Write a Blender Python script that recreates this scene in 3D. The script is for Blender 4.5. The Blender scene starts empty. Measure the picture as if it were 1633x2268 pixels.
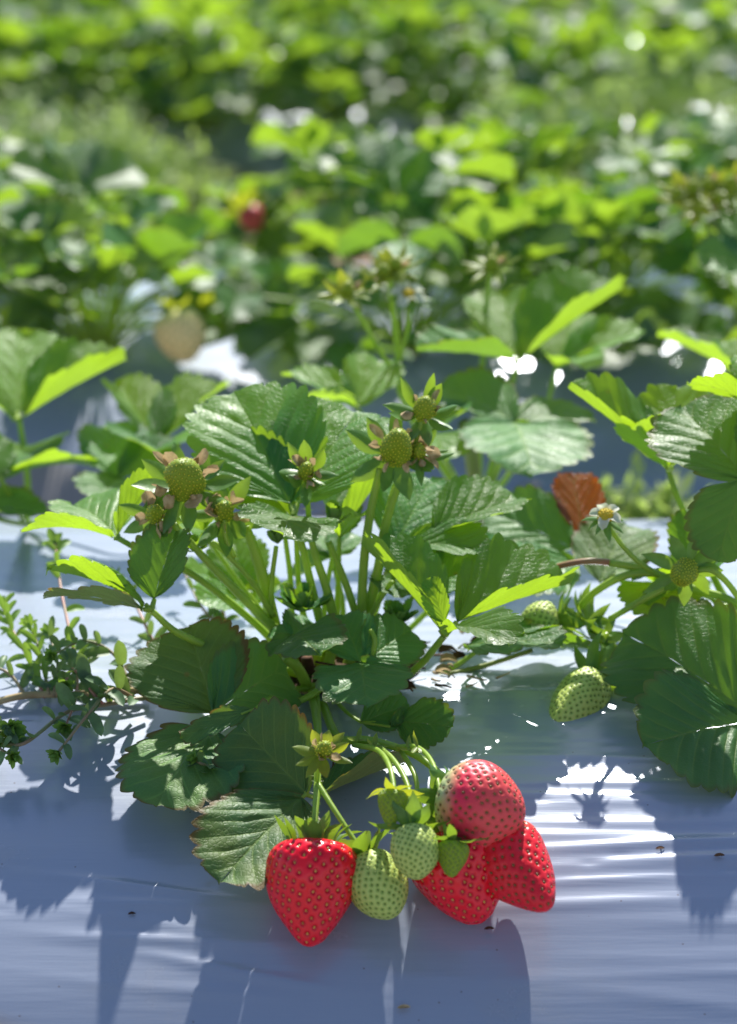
import bpy, math, random
import numpy as np
from mathutils import Vector, Matrix, kdtree, noise
R = math.radians
random.seed(7)
scene = bpy.context.scene
COL = scene.collection
# ---------------------------------------------------------------- camera maths
F = 5784.0; CX = 816.5; CY = 1134.0           # pixel frame 1633 x 2268
CAM = Vector((0.0, -1.25, 0.445)); PITCH = R(16)
FWD = Vector((0, math.cos(PITCH), -math.sin(PITCH)))
UPV = Vector((0, math.sin(PITCH), math.cos(PITCH)))
RGT = Vector((1, 0, 0))
def ray(px, py):
    return FWD + RGT*((px-CX)/F) + UPV*((CY-py)/F)
def P(px, py, Y):
    if Y<-.05: Y=Y+(Y+.05)*.22
    r = ray(px, py)
    return CAM + r*((Y-CAM.y)/r.y)
def proj(p):
    d = Vector(p)-CAM
    z = d.dot(FWD)
    return (CX+F*d.dot(RGT)/z, CY-F*d.dot(UPV)/z)
# bed cross section
PROF = np.array([(-.60,-.128),(-.30,-.128),(-.28,-.126),(-.255,-.116),(-.235,-.099),(-.205,-.073),(-.17,-.049),(-.14,-.034),(-.11,-.022),(-.08,-.0125),(-.05,-.006),(-.02,-.001),(0,0),
                 (.25,0),(.30,-.003),(.34,-.015),(.37,-.045),(.39,-.08),(.41,-.112)])
_yy=np.linspace(-.7,.6,1301); _zz=np.interp(_yy,PROF[:,0],PROF[:,1]); _k=np.hanning(31); _k/=_k.sum()
PROF=np.stack([_yy,np.convolve(np.pad(_zz,15,'edge'),_k,'valid')],1)
def profz(Y): return float(np.interp(Y, PROF[:,0], PROF[:,1]))
def SP(px, py, off=0.0):
    r = ray(px, py)
    prev = None
    for i in range(400):
        Y = -.3 + i*.003
        p = CAM + r*((Y-CAM.y)/r.y)
        if p.z < profz(Y): break
        prev = p
    p = prev or p
    if off:
        s = (profz(p.y+.01)-profz(p.y-.01))/.02
        n = Vector((0, -s, 1)).normalized()
        p = p + n*off
    return p
# ---------------------------------------------------------------- objects
class MB:
    def __init__(s): s.v=[]; s.f=[]; s.mi=[]; s.uv=[]; s.attr={}
    def add(s, verts, faces, mi=0, uv=None, **attrs):
        o=len(s.v); s.v.extend(verts); s.f.extend([tuple(a+o for a in f) for f in faces]); s.mi.extend([mi]*len(faces))
        s.uv.extend(uv if uv is not None else [(0,0)]*len(verts))
        for k in set(list(attrs)+list(s.attr)):
            if k not in s.attr: s.attr[k]=[0.0]*o
            s.attr[k].extend(attrs.get(k,[0.0]*len(verts)))
    def mesh(s, name, mats, off=(0,0,0), smooth=True):
        me=bpy.data.meshes.new(name)
        off=Vector(off)
        me.from_pydata([tuple(Vector(v)-off) for v in s.v],[],s.f)
        for m in (mats if isinstance(mats,(list,tuple)) else [mats]): me.materials.append(m)
        me.polygons.foreach_set('material_index', s.mi)
        me.polygons.foreach_set('use_smooth',[smooth]*len(s.f))
        uvl=me.uv_layers.new(name='UVMap')
        li=np.zeros(len(me.loops),dtype=np.int32); me.loops.foreach_get('vertex_index',li)
        uvl.data.foreach_set('uv', np.array(s.uv,dtype=np.float32)[li].ravel())
        for k,vals in s.attr.items():
            a=me.attributes.new(k,'FLOAT','POINT'); a.data.foreach_set('value',vals)
        me.update()
        return me
def link(name, me, parent=None):
    o=bpy.data.objects.new(name, me); COL.objects.link(o)
    if parent is not None: o.parent=parent
    return o
def tag(o, label=None, cat=None, group=None, kind=None):
    if label: o['label']=label
    if cat: o['category']=cat
    if group: o['group']=group
    if kind: o['kind']=kind
    return o
def empty(name, loc, rz=0):
    o=bpy.data.objects.new(name,None); COL.objects.link(o); o.location=loc; o.rotation_euler=(0,0,rz); o.empty_display_size=.02
    return o
ORG=Vector((0,0,0))
def base_of(o):
    while o.parent: o=o.parent
    return Vector(o.location)
def part(name, mb, mats, parent):
    return link(name, mb.mesh(name, mats, base_of(parent)), parent)
# ---------------------------------------------------------------- materials
class NT:
    def __init__(s,name):
        s.m=bpy.data.materials.new(name); s.m.use_nodes=True; s.t=s.m.node_tree; s.t.nodes.clear()
        s.out=s.n('ShaderNodeOutputMaterial')
    def n(s,typ,**kw):
        nd=s.t.nodes.new(typ)
        for k,v in kw.items():
            if k.startswith('_'): setattr(nd,k[1:],v)
            else:
                key=k.replace('__',' ')
                nd.inputs[key].default_value=v
        return nd
    def l(s,a,b): s.t.links.new(a,b)
    def math(s,op,a,b=None,c=None,clamp=False):
        nd=s.t.nodes.new('ShaderNodeMath'); nd.operation=op; nd.use_clamp=clamp
        for i,x in enumerate((a,b,c)):
            if x is None: continue
            if isinstance(x,(int,float)): nd.inputs[i].default_value=x
            else: s.l(x,nd.inputs[i])
        return nd.outputs[0]
    def mix(s,f,a,b,blend='MIX'):
        nd=s.t.nodes.new('ShaderNodeMix'); nd.data_type='RGBA'; nd.blend_type=blend; nd.clamp_factor=True
        for i,x in ((0,f),(6,a),(7,b)):
            if isinstance(x,(int,float)): nd.inputs[i].default_value=x
            elif isinstance(x,tuple): nd.inputs[i].default_value=(*x[:3],1)
            else: s.l(x,nd.inputs[i])
        return nd.outputs[2]
    def sstep(s,x,a,b,lo=0,hi=1):
        nd=s.t.nodes.new('ShaderNodeMapRange'); nd.interpolation_type='SMOOTHSTEP'
        s.l(x,nd.inputs[0]); nd.inputs[1].default_value=a; nd.inputs[2].default_value=b; nd.inputs[3].default_value=lo; nd.inputs[4].default_value=hi
        return nd.outputs[0]
    def noise(s,scale,detail=2,vec=None,rough=.5):
        nd=s.t.nodes.new('ShaderNodeTexNoise'); nd.inputs['Scale'].default_value=scale; nd.inputs['Detail'].default_value=detail; nd.inputs['Roughness'].default_value=rough
        if vec is not None: s.l(vec,nd.inputs['Vector'])
        return nd.outputs[0]
def leaf_mat(name, c1, c2, under, trans, red=0.0, rough=.38, tmix=.42, redcol=(.16,.03,.02), blotch=0.0, spec=.55, veinc=(.19,.32,.07)):
    t=NT(name)
    uv=t.n('ShaderNodeUVMap'); sx=t.n('ShaderNodeSeparateXYZ'); t.l(uv.outputs[0],sx.inputs[0])
    u,v=sx.outputs[0],sx.outputs[1]
    tc=t.n('ShaderNodeTexCoord'); ob=tc.outputs['Object']
    rnd=t.n('ShaderNodeObjectInfo').outputs['Random']
    f=t.math('FRACT',u); d=t.math('ABSOLUTE',t.math('SUBTRACT',f,.5))
    side=t.sstep(d,.085,.02); side=t.math('MULTIPLY',side,t.sstep(v,1.02,.5,.25,1))
    mid=t.sstep(v,.055,.015)
    vein=t.math('MAXIMUM',side,mid)
    vor=t.n('ShaderNodeTexVoronoi',Scale=420); vor.feature='DISTANCE_TO_EDGE'; t.l(ob,vor.inputs['Vector'])
    net=t.sstep(vor.outputs['Distance'],.0,.12)
    n1=t.noise(35,3,ob); n2=t.noise(120,2,ob)
    col=t.mix(t.sstep(n1,.35,.65),c1,c2)
    col=t.mix(t.math('MULTIPLY',t.math('SUBTRACT',1,net),.25),col,veinc)
    col=t.mix(t.math('MULTIPLY',vein,.75),col,veinc)
    hs=t.n('ShaderNodeHueSaturation'); t.l(col,hs.inputs['Color'])
    t.l(t.math('MULTIPLY_ADD',rnd,.03,.485),hs.inputs['Hue']); t.l(t.math('MULTIPLY_ADD',rnd,.5,.75),hs.inputs['Value'])
    col=hs.outputs[0]
    vs=t.n('ShaderNodeTexVoronoi',Scale=75); t.l(ob,vs.inputs['Vector']); sc=t.n('ShaderNodeSeparateColor'); t.l(vs.outputs['Color'],sc.inputs[0])
    spot=t.math('MULTIPLY',t.sstep(vs.outputs['Distance'],.16,.07),t.math('GREATER_THAN',sc.outputs[0],.90)); col=t.mix(t.math('MULTIPLY',spot,.8),col,(.20,.11,.04))
    back=t.n('ShaderNodeNewGeometry').outputs['Backfacing']
    ucol=t.mix(t.math('MULTIPLY',vein,.6),under,tuple(min(1,x*1.5) for x in under))
    edge=None
    if red>0:
        edge=t.math('MULTIPLY',t.sstep(t.math('ADD',v,t.math('MULTIPLY',t.math('SUBTRACT',n1,.5),.25)),.90,1.0),red,clamp=True)
        col=t.mix(edge,col,redcol)
    if blotch>0:
        bl=t.math('MULTIPLY',t.sstep(n1,.50,.62),blotch)
        col=t.mix(bl,col,redcol)
    colf=t.mix(back,col,ucol)
    p=t.n('ShaderNodeBsdfPrincipled'); t.l(colf,p.inputs['Base Color'])
    t.l(t.math('MULTIPLY_ADD',n2,.25,t.math('MULTIPLY_ADD',back,.25,rough-.12)),p.inputs['Roughness']); p.inputs['Specular IOR Level'].default_value=spec
    h=t.math('ADD',t.math('MULTIPLY',net,.55),t.math('ADD',t.math('MULTIPLY',t.math('SUBTRACT',1,vein),.6),t.math('MULTIPLY',n2,.7)))
    b=t.n('ShaderNodeBump',Strength=.38,Distance=.0006); t.l(h,b.inputs['Height'])
    t.l(b.outputs[0],p.inputs['Normal'])
    tr=t.n('ShaderNodeBsdfTranslucent')
    tcol=t.mix(t.math('MULTIPLY',vein,.45),trans,tuple(x*.45 for x in trans))
    tcol=t.mix(t.math('MULTIPLY',t.math('SUBTRACT',1,net),.25),tcol,tuple(x*.5 for x in trans))
    tcol=t.mix(t.sstep(n1,.3,.7,0,.35),tcol,tuple(x*.6 for x in trans))
    if edge is not None: tcol=t.mix(edge,tcol,(.35,.07,.02))
    if blotch>0: tcol=t.mix(bl,tcol,(.5,.10,.02))
    t.l(tcol,tr.inputs['Color'])
    mx=t.n('ShaderNodeMixShader'); mx.inputs[0].default_value=tmix
    t.l(p.outputs[0],mx.inputs[1]); t.l(tr.outputs[0],mx.inputs[2]); t.l(mx.outputs[0],t.out.inputs[0])
    return t.m
def simple(name,c,rough=.5,spec=.5,c2=None,nscale=60,trans=None,tmix=.3,bump=0,bscale=400,randv=0.0):
    t=NT(name); tc=t.n('ShaderNodeTexCoord'); ob=tc.outputs['Object']
    p=t.n('ShaderNodeBsdfPrincipled',Roughness=rough); p.inputs['Specular IOR Level'].default_value=spec
    nn=t.noise(nscale,3,ob)
    col=t.mix(t.sstep(nn,.35,.65),c,c2 or tuple(x*.7 for x in c))
    t.l(col,p.inputs['Base Color'])
    if bump:
        b=t.n('ShaderNodeBump',Strength=bump,Distance=.0008); t.l(t.noise(bscale,3,ob),b.inputs['Height']); t.l(b.outputs[0],p.inputs['Normal'])
    sh=p.outputs[0]
    if trans:
        tr=t.n('ShaderNodeBsdfTranslucent'); tr.inputs[0].default_value=(*trans,1)
        mx=t.n('ShaderNodeMixShader'); mx.inputs[0].default_value=tmix; t.l(sh,mx.inputs[1]); t.l(tr.outputs[0],mx.inputs[2]); sh=mx.outputs[0]
    t.l(sh,t.out.inputs[0]); return t.m
M={}
M['fresh']=leaf_mat('leaf_fresh',(.050,.165,.040),(.075,.210,.045),(.20,.34,.10),(.45,.70,.02),tmix=.46,rough=.42,spec=.36)
M['mature']=leaf_mat('leaf_mature',(.050,.158,.054),(.076,.210,.060),(.18,.30,.11),(.28,.52,.015),tmix=.36,red=.3,rough=.44,spec=.3)
M['old']=leaf_mat('leaf_old',(.062,.170,.055),(.120,.205,.045),(.24,.32,.14),(.24,.36,.02),tmix=.28,red=.6,rough=.5,spec=.25)
M['red']=leaf_mat('leaf_red',(.25,.07,.02),(.18,.05,.02),(.28,.10,.04),(.75,.16,.01),tmix=.55,red=.8,blotch=.4)
M['yellow']=leaf_mat('leaf_yellow',(.17,.24,.03),(.12,.20,.03),(.25,.26,.08),(.60,.66,.01),tmix=.5,red=.2)
M['bg']=leaf_mat('leaf_field',(.055,.150,.055),(.140,.240,.120),(.20,.34,.10),(.40,.62,.03),tmix=.42,rough=.44,spec=.55)
M['sepal']=simple('sepal_green',(.08,.20,.045),.40,.5,(.12,.26,.06),200,(.34,.52,.03),.32,bump=.2)
M['sepaly']=simple('sepal_yellow',(.22,.30,.04),.45,.5,(.14,.22,.04),200,(.55,.6,.03),.4,bump=.2)
M['stem']=simple('stalk_green',(.38,.54,.07),.40,.5,(.30,.46,.06),70,(.55,.75,.04),.3,bump=.15)
M['stemy']=simple('stalk_pale',(.30,.34,.07),.45,.5,(.22,.30,.05),70,(.4,.45,.05),.2)
M['stemr']=simple('stalk_red',(.36,.10,.06),.4,.5,(.30,.20,.06),40)
M['dry']=simple('dried_petal',(.70,.54,.30),.7,.2,(.42,.28,.13),300,(.5,.36,.2),.3)
M['petal']=simple('petal_white',(.75,.75,.66),.6,.2,(.62,.64,.45),200,(.8,.8,.6),.4)
M['stamen']=simple('flower_centre',(.62,.42,.02),.7,.2,(.5,.42,.04),600,bump=.5)
M['weed']=simple('weed_leaf',(.13,.24,.11),.5,.4,(.07,.135,.07),150,(.30,.45,.06),.28)
M['weedy']=simple('weed_tip',(.13,.28,.06),.5,.4,(.09,.21,.05),150,(.32,.5,.05),.35)
M['weedstem']=simple('weed_stem',(.30,.20,.12),.5,.4,(.22,.24,.10),60)
M['pinkstem']=simple('weed_pink_stem',(.50,.20,.17),.45,.4,(.34,.2,.1),60)
M['straw']=simple('dry_straw',(.52,.42,.24),.8,.2,(.36,.26,.13),80)
M['brown']=simple('brown_debris',(.14,.07,.035),.9,.2,(.06,.03,.02),120,bump=.6)
M['bgweed']=simple('feathery_weed',(.22,.34,.14),.6,.3,(.30,.38,.13),8,(.45,.62,.12),.42)
def soil_mat():
    t=NT('soil'); tc=t.n('ShaderNodeTexCoord'); ob=tc.outputs['Object']
    n1=t.noise(9,6,ob,.65); n2=t.noise(120,4,ob,.6)
    col=t.mix(t.sstep(n1,.3,.7),(.30,.185,.125),(.46,.31,.22)); col=t.mix(t.sstep(n2,.45,.7),col,(.16,.09,.06))
    p=t.n('ShaderNodeBsdfPrincipled',Roughness=.95); t.l(col,p.inputs['Base Color'])
    b=t.n('ShaderNodeBump',Strength=.9,Distance=.006); t.l(t.math('ADD',t.noise(60,6,ob,.7),n2),b.inputs['Height']); t.l(b.outputs[0],p.inputs['Normal'])
    t.l(p.outputs[0],t.out.inputs[0]); return t.m
M['soil']=soil_mat()
def dark_soil():
    m=simple('damp_soil',(.075,.045,.028),.95,.2,(.14,.085,.05),90,bump=.9,bscale=250); return m
M['dsoil']=dark_soil()
def plastic():
    t=NT('mulch_plastic'); tc=t.n('ShaderNodeTexCoord'); ob=tc.outputs['Object']
    mp=t.n('ShaderNodeMapping'); mp.inputs['Scale'].default_value=(2.2,30,30); t.l(ob,mp.inputs[0])
    n1=t.noise(3,4,ob,.6); st=t.noise(9,3,mp.outputs[0],.5); sp=t.n('ShaderNodeTexVoronoi',Scale=120); t.l(ob,sp.inputs['Vector'])
    spk=t.sstep(sp.outputs['Distance'],.075,.045)
    rc=t.n('ShaderNodeSeparateColor'); t.l(sp.outputs['Color'],rc.inputs[0])
    spk=t.math('MULTIPLY',spk,t.math('GREATER_THAN',rc.outputs[0],.62))
    col=t.mix(t.sstep(n1,.3,.7),(.315,.36,.475),(.345,.39,.49))
    dust=t.math('MULTIPLY',t.sstep(t.noise(16,5,ob,.7),.5,.75),.22)
    col=t.mix(dust,col,(.42,.40,.38))
    xyz=t.n('ShaderNodeSeparateXYZ'); t.l(ob,xyz.inputs[0])
    foot=t.math('ADD',t.math('MULTIPLY_ADD',xyz.outputs[0],.22,xyz.outputs[2]),t.math('MULTIPLY',t.math('SUBTRACT',n1,.5),.02))
    foot=t.sstep(foot,-.112,-.122,0,.75)
    col=t.mix(foot,col,(.30,.25,.22)); dust=t.math('MAXIMUM',dust,foot)
    col=t.mix(t.math('MULTIPLY',spk,.6),col,(.16,.12,.10))
    p=t.n('ShaderNodeBsdfPrincipled'); t.l(col,p.inputs['Base Color'])
    p.inputs['Metallic'].default_value=.14
    t.l(t.math('ADD',t.math('MULTIPLY_ADD',n1,.10,.185),t.math('MULTIPLY',dust,.25)),p.inputs['Roughness'])
    p.inputs['Specular IOR Level'].default_value=.55
    h=t.math('ADD',t.math('MULTIPLY',st,1.0),t.math('MULTIPLY',t.noise(60,3,ob),.12))
    h=t.math('ADD',h,t.math('MULTIPLY',t.noise(900,2,ob),.035))
    b=t.n('ShaderNodeBump',Strength=.08,Distance=.0018); t.l(h,b.inputs['Height']); t.l(b.outputs[0],p.inputs['Normal'])
    t.l(p.outputs[0],t.out.inputs[0]); return t.m
M['plastic']=plastic()
def fruit_mat(name, tipc, shoulderc, pitc, rough, a=.0, b=.35, sss=.1, coat=0.0, pitmix=.8, bump=.15, mid=None, ridge=None):
    t=NT(name)
    rip=t.n('ShaderNodeAttribute'); rip.attribute_name='rip'; pit=t.n('ShaderNodeAttribute'); pit.attribute_name='pit'
    tc=t.n('ShaderNodeTexCoord'); ob=tc.outputs['Object']
    n=t.noise(60,3,ob)
    r=t.math('ADD',rip.outputs['Fac'],t.math('MULTIPLY',t.math('SUBTRACT',n,.5),.3))
    col=t.mix(t.sstep(r,a,b),shoulderc,tipc)
    if ridge: col=t.mix(t.math('MULTIPLY',t.sstep(pit.outputs['Fac'],.22,.0),t.sstep(r,a,b)),col,ridge)
    if mid: col=t.mix(t.sstep(r,b,b+.4),col,mid)
    col=t.mix(t.math('MULTIPLY',pit.outputs['Fac'],pitmix),col,pitc)
    p=t.n('ShaderNodeBsdfPrincipled',Roughness=rough); t.l(col,p.inputs['Base Color'])
    p.inputs['Subsurface Weight'].default_value=sss; p.inputs['Subsurface Radius'].default_value=(1,.35,.2); p.inputs['Subsurface Scale'].default_value=.003
    p.inputs['Specular IOR Level'].default_value=.28
    bp=t.n('ShaderNodeBump',Strength=bump,Distance=.0004); t.l(t.noise(700,2,ob),bp.inputs['Height']); t.l(bp.outputs[0],p.inputs['Normal'])
    if coat: p.inputs['Coat Weight'].default_value=coat; p.inputs['Coat Roughness'].default_value=.15
    t.l(p.outputs[0],t.out.inputs[0]); return t.m
M['f_red']=fruit_mat('flesh_red',(.78,.003,.02),(.85,.008,.03),(.30,.001,.008),.20,ridge=(.95,.014,.03),coat=.22,pitmix=.8,sss=.05,bump=.3)
M['f_redorange']=fruit_mat('flesh_orange_red',(.85,.02,.035),(.85,.16,.04),(.42,.03,.01),.34,-.05,.35,coat=.1,sss=.05,bump=.3)
M['f_pink']=fruit_mat('flesh_pink',(.84,.035,.085),(.52,.60,.28),(.30,.10,.02),.42,.08,.38,mid=(.86,.09,.09),sss=.05,bump=.3)
M['f_green']=fruit_mat('flesh_green',(.50,.60,.15),(.54,.64,.18),(.15,.28,.03),.42,pitmix=.9)
M['f_young']=fruit_mat('flesh_young_green',(.24,.34,.02),(.22,.34,.03),(.10,.15,.01),.5,pitmix=.85)
M['f_pale']=fruit_mat('flesh_pale',(.80,.62,.26),(.62,.64,.18),(.3,.26,.05),.5)
M['s_red']=simple('seed_golden',(.78,.46,.08),.35,.6,(.50,.20,.03),500)
M['s_brown']=simple('seed_brown',(.16,.09,.02),.4,.5,(.24,.14,.03),500)
M['s_green']=simple('seed_green',(.17,.26,.04),.45,.4,(.22,.30,.06),500)
M['s_young']=simple('seed_yellow',(.62,.62,.03),.5,.4,(.50,.55,.04),500)
# ---------------------------------------------------------------- shape tools
def catmull(pts, n):
    pts=[Vector(p) for p in pts]
    if len(pts)==2: return [pts[0].lerp(pts[1],i/n) for i in range(n+1)]
    q=[pts[0]*2-pts[1]]+pts+[pts[-1]*2-pts[-2]]
    segs=len(pts)-1; out=[]
    for i in range(n+1):
        x=i/n*segs; k=min(int(x),segs-1); t=x-k
        a,b,c,d=q[k],q[k+1],q[k+2],q[k+3]
        out.append(.5*((2*b)+(c-a)*t+(2*a-5*b+4*c-d)*t*t+(3*b-a-3*c+d)*t**3))
    return out
def tube(mb, pts, r0, r1=None, n=None, sides=8, mi=0, cap=True, hairs=0, rs=None):
    r1=r0 if r1 is None else r1
    n=n or max(6,len(pts)*5)
    c=catmull(pts,n)
    up=Vector((.3,.2,.9)); verts=[]; uv=[]
    for i,p in enumerate(c):
        tng=(c[min(i+1,n)]-c[max(i-1,0)]).normalized()
        a=tng.cross(up)
        if a.length<1e-4: a=tng.cross(Vector((1,0,0)))
        a.normalize(); b=a.cross(tng).normalized()
        up=b
        tt=i/n; r=r0+(r1-r0)*tt
        if rs: r=float(np.interp(tt,[k[0] for k in rs],[k[1] for k in rs]))
        r*=1+.07*noise.noise(p*60)
        for k in range(sides):
            th=2*math.pi*k/sides
            verts.append(p+a*math.cos(th)*r+b*math.sin(th)*r); uv.append((tt,k/sides))
    faces=[]
    for i in range(n):
        for k in range(sides):
            k2=(k+1)%sides
            faces.append((i*sides+k,i*sides+k2,(i+1)*sides+k2,(i+1)*sides+k))
    if cap:
        faces.append(tuple(range(sides))[::-1]); faces.append(tuple(n*sides+k for k in range(sides)))
    mb.add(verts,faces,mi,uv)
    if hairs:
        rng=random.Random(int(c[0].x*1e5)+hairs); hv=[];hf=[]
        L=sum((c[i+1]-c[i]).length for i in range(n))
        for _ in range(int(hairs*L)):
            i=rng.randrange(n); t=rng.random(); p=c[i].lerp(c[i+1],t)
            tng=(c[i+1]-c[i]).normalized(); d=Vector((rng.gauss(0,1),rng.gauss(0,1),rng.gauss(0,1))); d-=tng*d.dot(tng)
            if d.length<.01: continue
            d.normalize(); r=(r0+(r1-r0)*(i/n))*.9
            s=tng*.00011; o=p+d*r; e=o+d*rng.uniform(.0009,.0019)+tng*rng.uniform(-.0004,.0006)
            k=len(hv); hv+= [o-s,o+s,e]; hf.append((k,k+1,k+2))
        mb.add(hv,hf,mi)
OUT_W=[0,.10,.22,.36,.52,.68,.82,.93,1.0]
OUT_X=[.0,.15,.31,.43,.49,.455,.34,.19,.0]
OUT_Y=[0,.06,.17,.32,.52,.72,.875,.965,1.0]
def smooth_interp(w, xs, ys):
    # monotone-ish cubic through control points
    k=0
    while k<len(xs)-2 and w>xs[k+1]: k+=1
    t=(w-xs[k])/(xs[k+1]-xs[k])
    def m(i):
        if i==0: return (ys[1]-ys[0])/(xs[1]-xs[0])
        if i==len(xs)-1: return (ys[-1]-ys[-2])/(xs[-1]-xs[-2])
        return (ys[i+1]-ys[i-1])/(xs[i+1]-xs[i-1])
    h=xs[k+1]-xs[k]; a,b=ys[k],ys[k+1]; m0,m1=m(k)*h,m(k+1)*h
    return (2*t**3-3*t*t+1)*a+(t**3-2*t*t+t)*m0+(-2*t**3+3*t*t)*b+(t**3-t*t)*m1
def leaflet(mb, B, T, wr=.9, n=(0,0,1), fold=20, foldR=None, arch=20, curl=0.0, ruf=.03, N=9, tooth=.062, q=8, nt=10, pleat=.011, asym=0.0, seed=0, twist=0, mi=0, edge=0.0):
    """toothed strawberry leaflet from base B to tip T; fold in degrees lifts each half towards the normal"""
    B=Vector(B); T=Vector(T); yv=T-B; L=yv.length; yv.normalize()
    n=Vector(n); zv=(n-yv*n.dot(yv)).normalized(); xv=yv.cross(zv)
    rng=random.Random(seed*7919+int(B.x*1e4)+int(T.z*1e4)); ph=rng.random()*6.28; ph2=rng.random()*6.28
    foldR=fold if foldR is None else foldR
    al=R(arch)
    k0=.18                                         # teeth begin
    ws=[0,.05,.10,.14]
    wl=[k0+(1-k0)*(i/(N*q)) for i in range(N*q+1)]
    ws=ws+wl
    NW=len(ws)
    tl=[ (j/nt)**.85 for j in range(nt+1)]
    verts=[];uv=[];
    cols=[]
    jit=[rng.uniform(.8,1.2) for _ in range(N+2)]; jw=[rng.uniform(-.12,.12) for _ in range(N+2)]
    for side in (-1,1):
        fd=R(fold if side<0 else foldR); wside=wr*(1+side*asym)
        for w in ws:
            ex=smooth_interp(w,OUT_W,OUT_X)*wside; ey=smooth_interp(w,OUT_W,OUT_Y)
            my=min(max(ey-1.0*smooth_interp(w,OUT_W,OUT_X),0),1)*.985 if w<1 else 1.0
            fN=(w-k0)/(1-k0)*N
            f=fN-math.floor(fN) if w>=k0 else .5+ (w-k0)*1.5
            if w>=k0:
                ff=f; ki=min(int(fN),N)
                cc=.5+jw[ki]
                g=(ff/cc) if ff<cc else (1-ff)/(1-cc)
                tp=(max(g,0)**.55)*tooth*jit[ki]*(.55 if w>.93 else 1)
                if w>=1: tp=tooth*.4
            else: tp=tooth*.1*w/k0
            ld=math.hypot(ex,ey-my)+1e-6; dx,dy=ex/ld,(ey-my)/ld
            if w>=.999: dx,dy=0,1
            for j,t in enumerate(tl):
                ext=tp*(t**6)
                X=ex*t+dx*ext; Yy=my+(ey-my)*(t**.92)+dy*ext+.02*math.sin(t*3.14)
                hw=.5*wr
                z=0.0
                a=X/hw
                # fold with smooth midrib
                xs_=X*math.cos(fd); z+=X*math.sin(fd)
                if curl: z-=curl*hw*a*a
                if edge: z+=edge*max(0,t-.75)**2*6*hw
                crease=abs(math.cos(math.pi*f))-.45 if w>=k0 else 0
                z+=pleat*crease*(.75+.9*noise.noise(Vector((X*14+ph,Yy*14,2.0))))*math.sin(math.pi*min(1,t**.6*.93))*(1 if w<.9 else (1-w)*10)
                z+=ruf*(t**2)*(math.sin(w*9+ph+side)+.6*math.sin(w*21+ph2))
                z+=.012*noise.noise(Vector((X*7+ph,Yy*7,side*3)))+.0035*noise.noise(Vector((X*26+ph,Yy*26,side*3)))
                if abs(al)>.01:
                    Rr=1/(2*math.sin(al/2)); th=(Yy-.5)*al
                    rr=Rr+z
                    y2=rr*math.sin(th)+.5; z2=rr*math.cos(th)-Rr*math.cos(al/2)
                    if al<0:
                        rr=Rr+z; y2=rr*math.sin(th)+.5; z2=rr*math.cos(th)-Rr*math.cos(al/2)
                else: y2,z2=Yy,z
                X3=side*xs_
                if twist:
                    tw=R(twist)*Yy; X3,z2=X3*math.cos(tw)-z2*math.sin(tw),X3*math.sin(tw)+z2*math.cos(tw)
                verts.append(B+(xv*X3+yv*y2+zv*z2)*L); uv.append((fN+ (0 if w>=k0 else 0), t))
    faces=[]
    C=nt+1
    for s in (0,1):
        o=s*NW*C
        for i in range(NW-1):
            for j in range(nt):
                a,b,c,d=o+i*C+j,o+i*C+j+1,o+(i+1)*C+j+1,o+(i+1)*C+j
                faces.append((a,b,c,d) if s==1 else (d,c,b,a))
    mb.add(verts,faces,mi,uv)
def blade(mb, pts, width, n, cup=.3, k=8, prof='sepal', mi=0, m=4):
    """smooth-edged narrow leaf/sepal/petal along a path"""
    c=catmull(pts,k); verts=[];uv=[]; n=Vector(n)
    for i,p in enumerate(c):
        s=i/k; tng=(c[min(i+1,k)]-c[max(i-1,0)]).normalized()
        z=(n-tng*n.dot(tng))
        z=z.normalized() if z.length>1e-3 else Vector((0,0,1))
        x=tng.cross(z)
        if prof=='sepal': w=math.sin(math.pi*min(1,(s*.93+.07))**.75)*(1-.15*s)
        elif prof=='oval': w=math.sqrt(max(0,1-(2*s-1.0)**2))*.95+.04*(1-s)
        else: w=min(1,s*2.2+.2)*math.sqrt(max(0,1-s**4))
        w=max(w,.03)*width*.5
        for j in range(m+1):
            a=2*j/m-1
            verts.append(p+x*a*w+z*(cup*w*a*a)); uv.append((s,a))
        n=z
    faces=[(i*(m+1)+j,i*(m+1)+j+1,(i+1)*(m+1)+j+1,(i+1)*(m+1)+j) for i in range(k) for j in range(m)]
    mb.add(verts,faces,mi,uv)
def perp(ax):
    ax=Vector(ax).normalized(); a=ax.cross(Vector((0,0,1)))
    if a.length<.1: a=ax.cross(Vector((1,0,0)))
    a.normalize(); return a, ax.cross(a).normalized()
def calyx(mb, c, ax, r, ns=9, ln=.014, w=.006, spread=25, curl=.3, seed=0, mi=0, jit=.25, start=0.25, droop=0.0):
    """ring of sepals; spread = angle above the plane across the axis (towards the stalk), curl bends tips"""
    rng=random.Random(seed); ax=Vector(ax).normalized(); a,b=perp(ax); c=Vector(c)
    for i in range(ns):
        th=2*math.pi*(i+rng.uniform(-.3,.3))/ns
        rd=a*math.cos(th)+b*math.sin(th)
        sp=R(spread+rng.uniform(-22,22)); l=ln*rng.uniform(1-jit,1+jit)
        p0=c+rd*r*start; d=rd*math.cos(sp)+ax*math.sin(sp); up=ax*math.cos(sp)-rd*math.sin(sp)
        cu=curl+rng.uniform(-.35,.35)
        p1=p0+d*l*.4+up*l*.04; p2=p0+d*l*.75+up*l*cu*.22; p3=p0+d*l+up*l*cu*.6+Vector((0,0,-droop*l))
        tw=(a*rng.uniform(-.3,.3)+b*rng.uniform(-.3,.3))
        blade(mb,[p0,p1,p2,p3],w*rng.uniform(.75,1.2),up+tw,cup=.35*rng.choice((1,1,-.5)),k=7,mi=mi)
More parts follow.
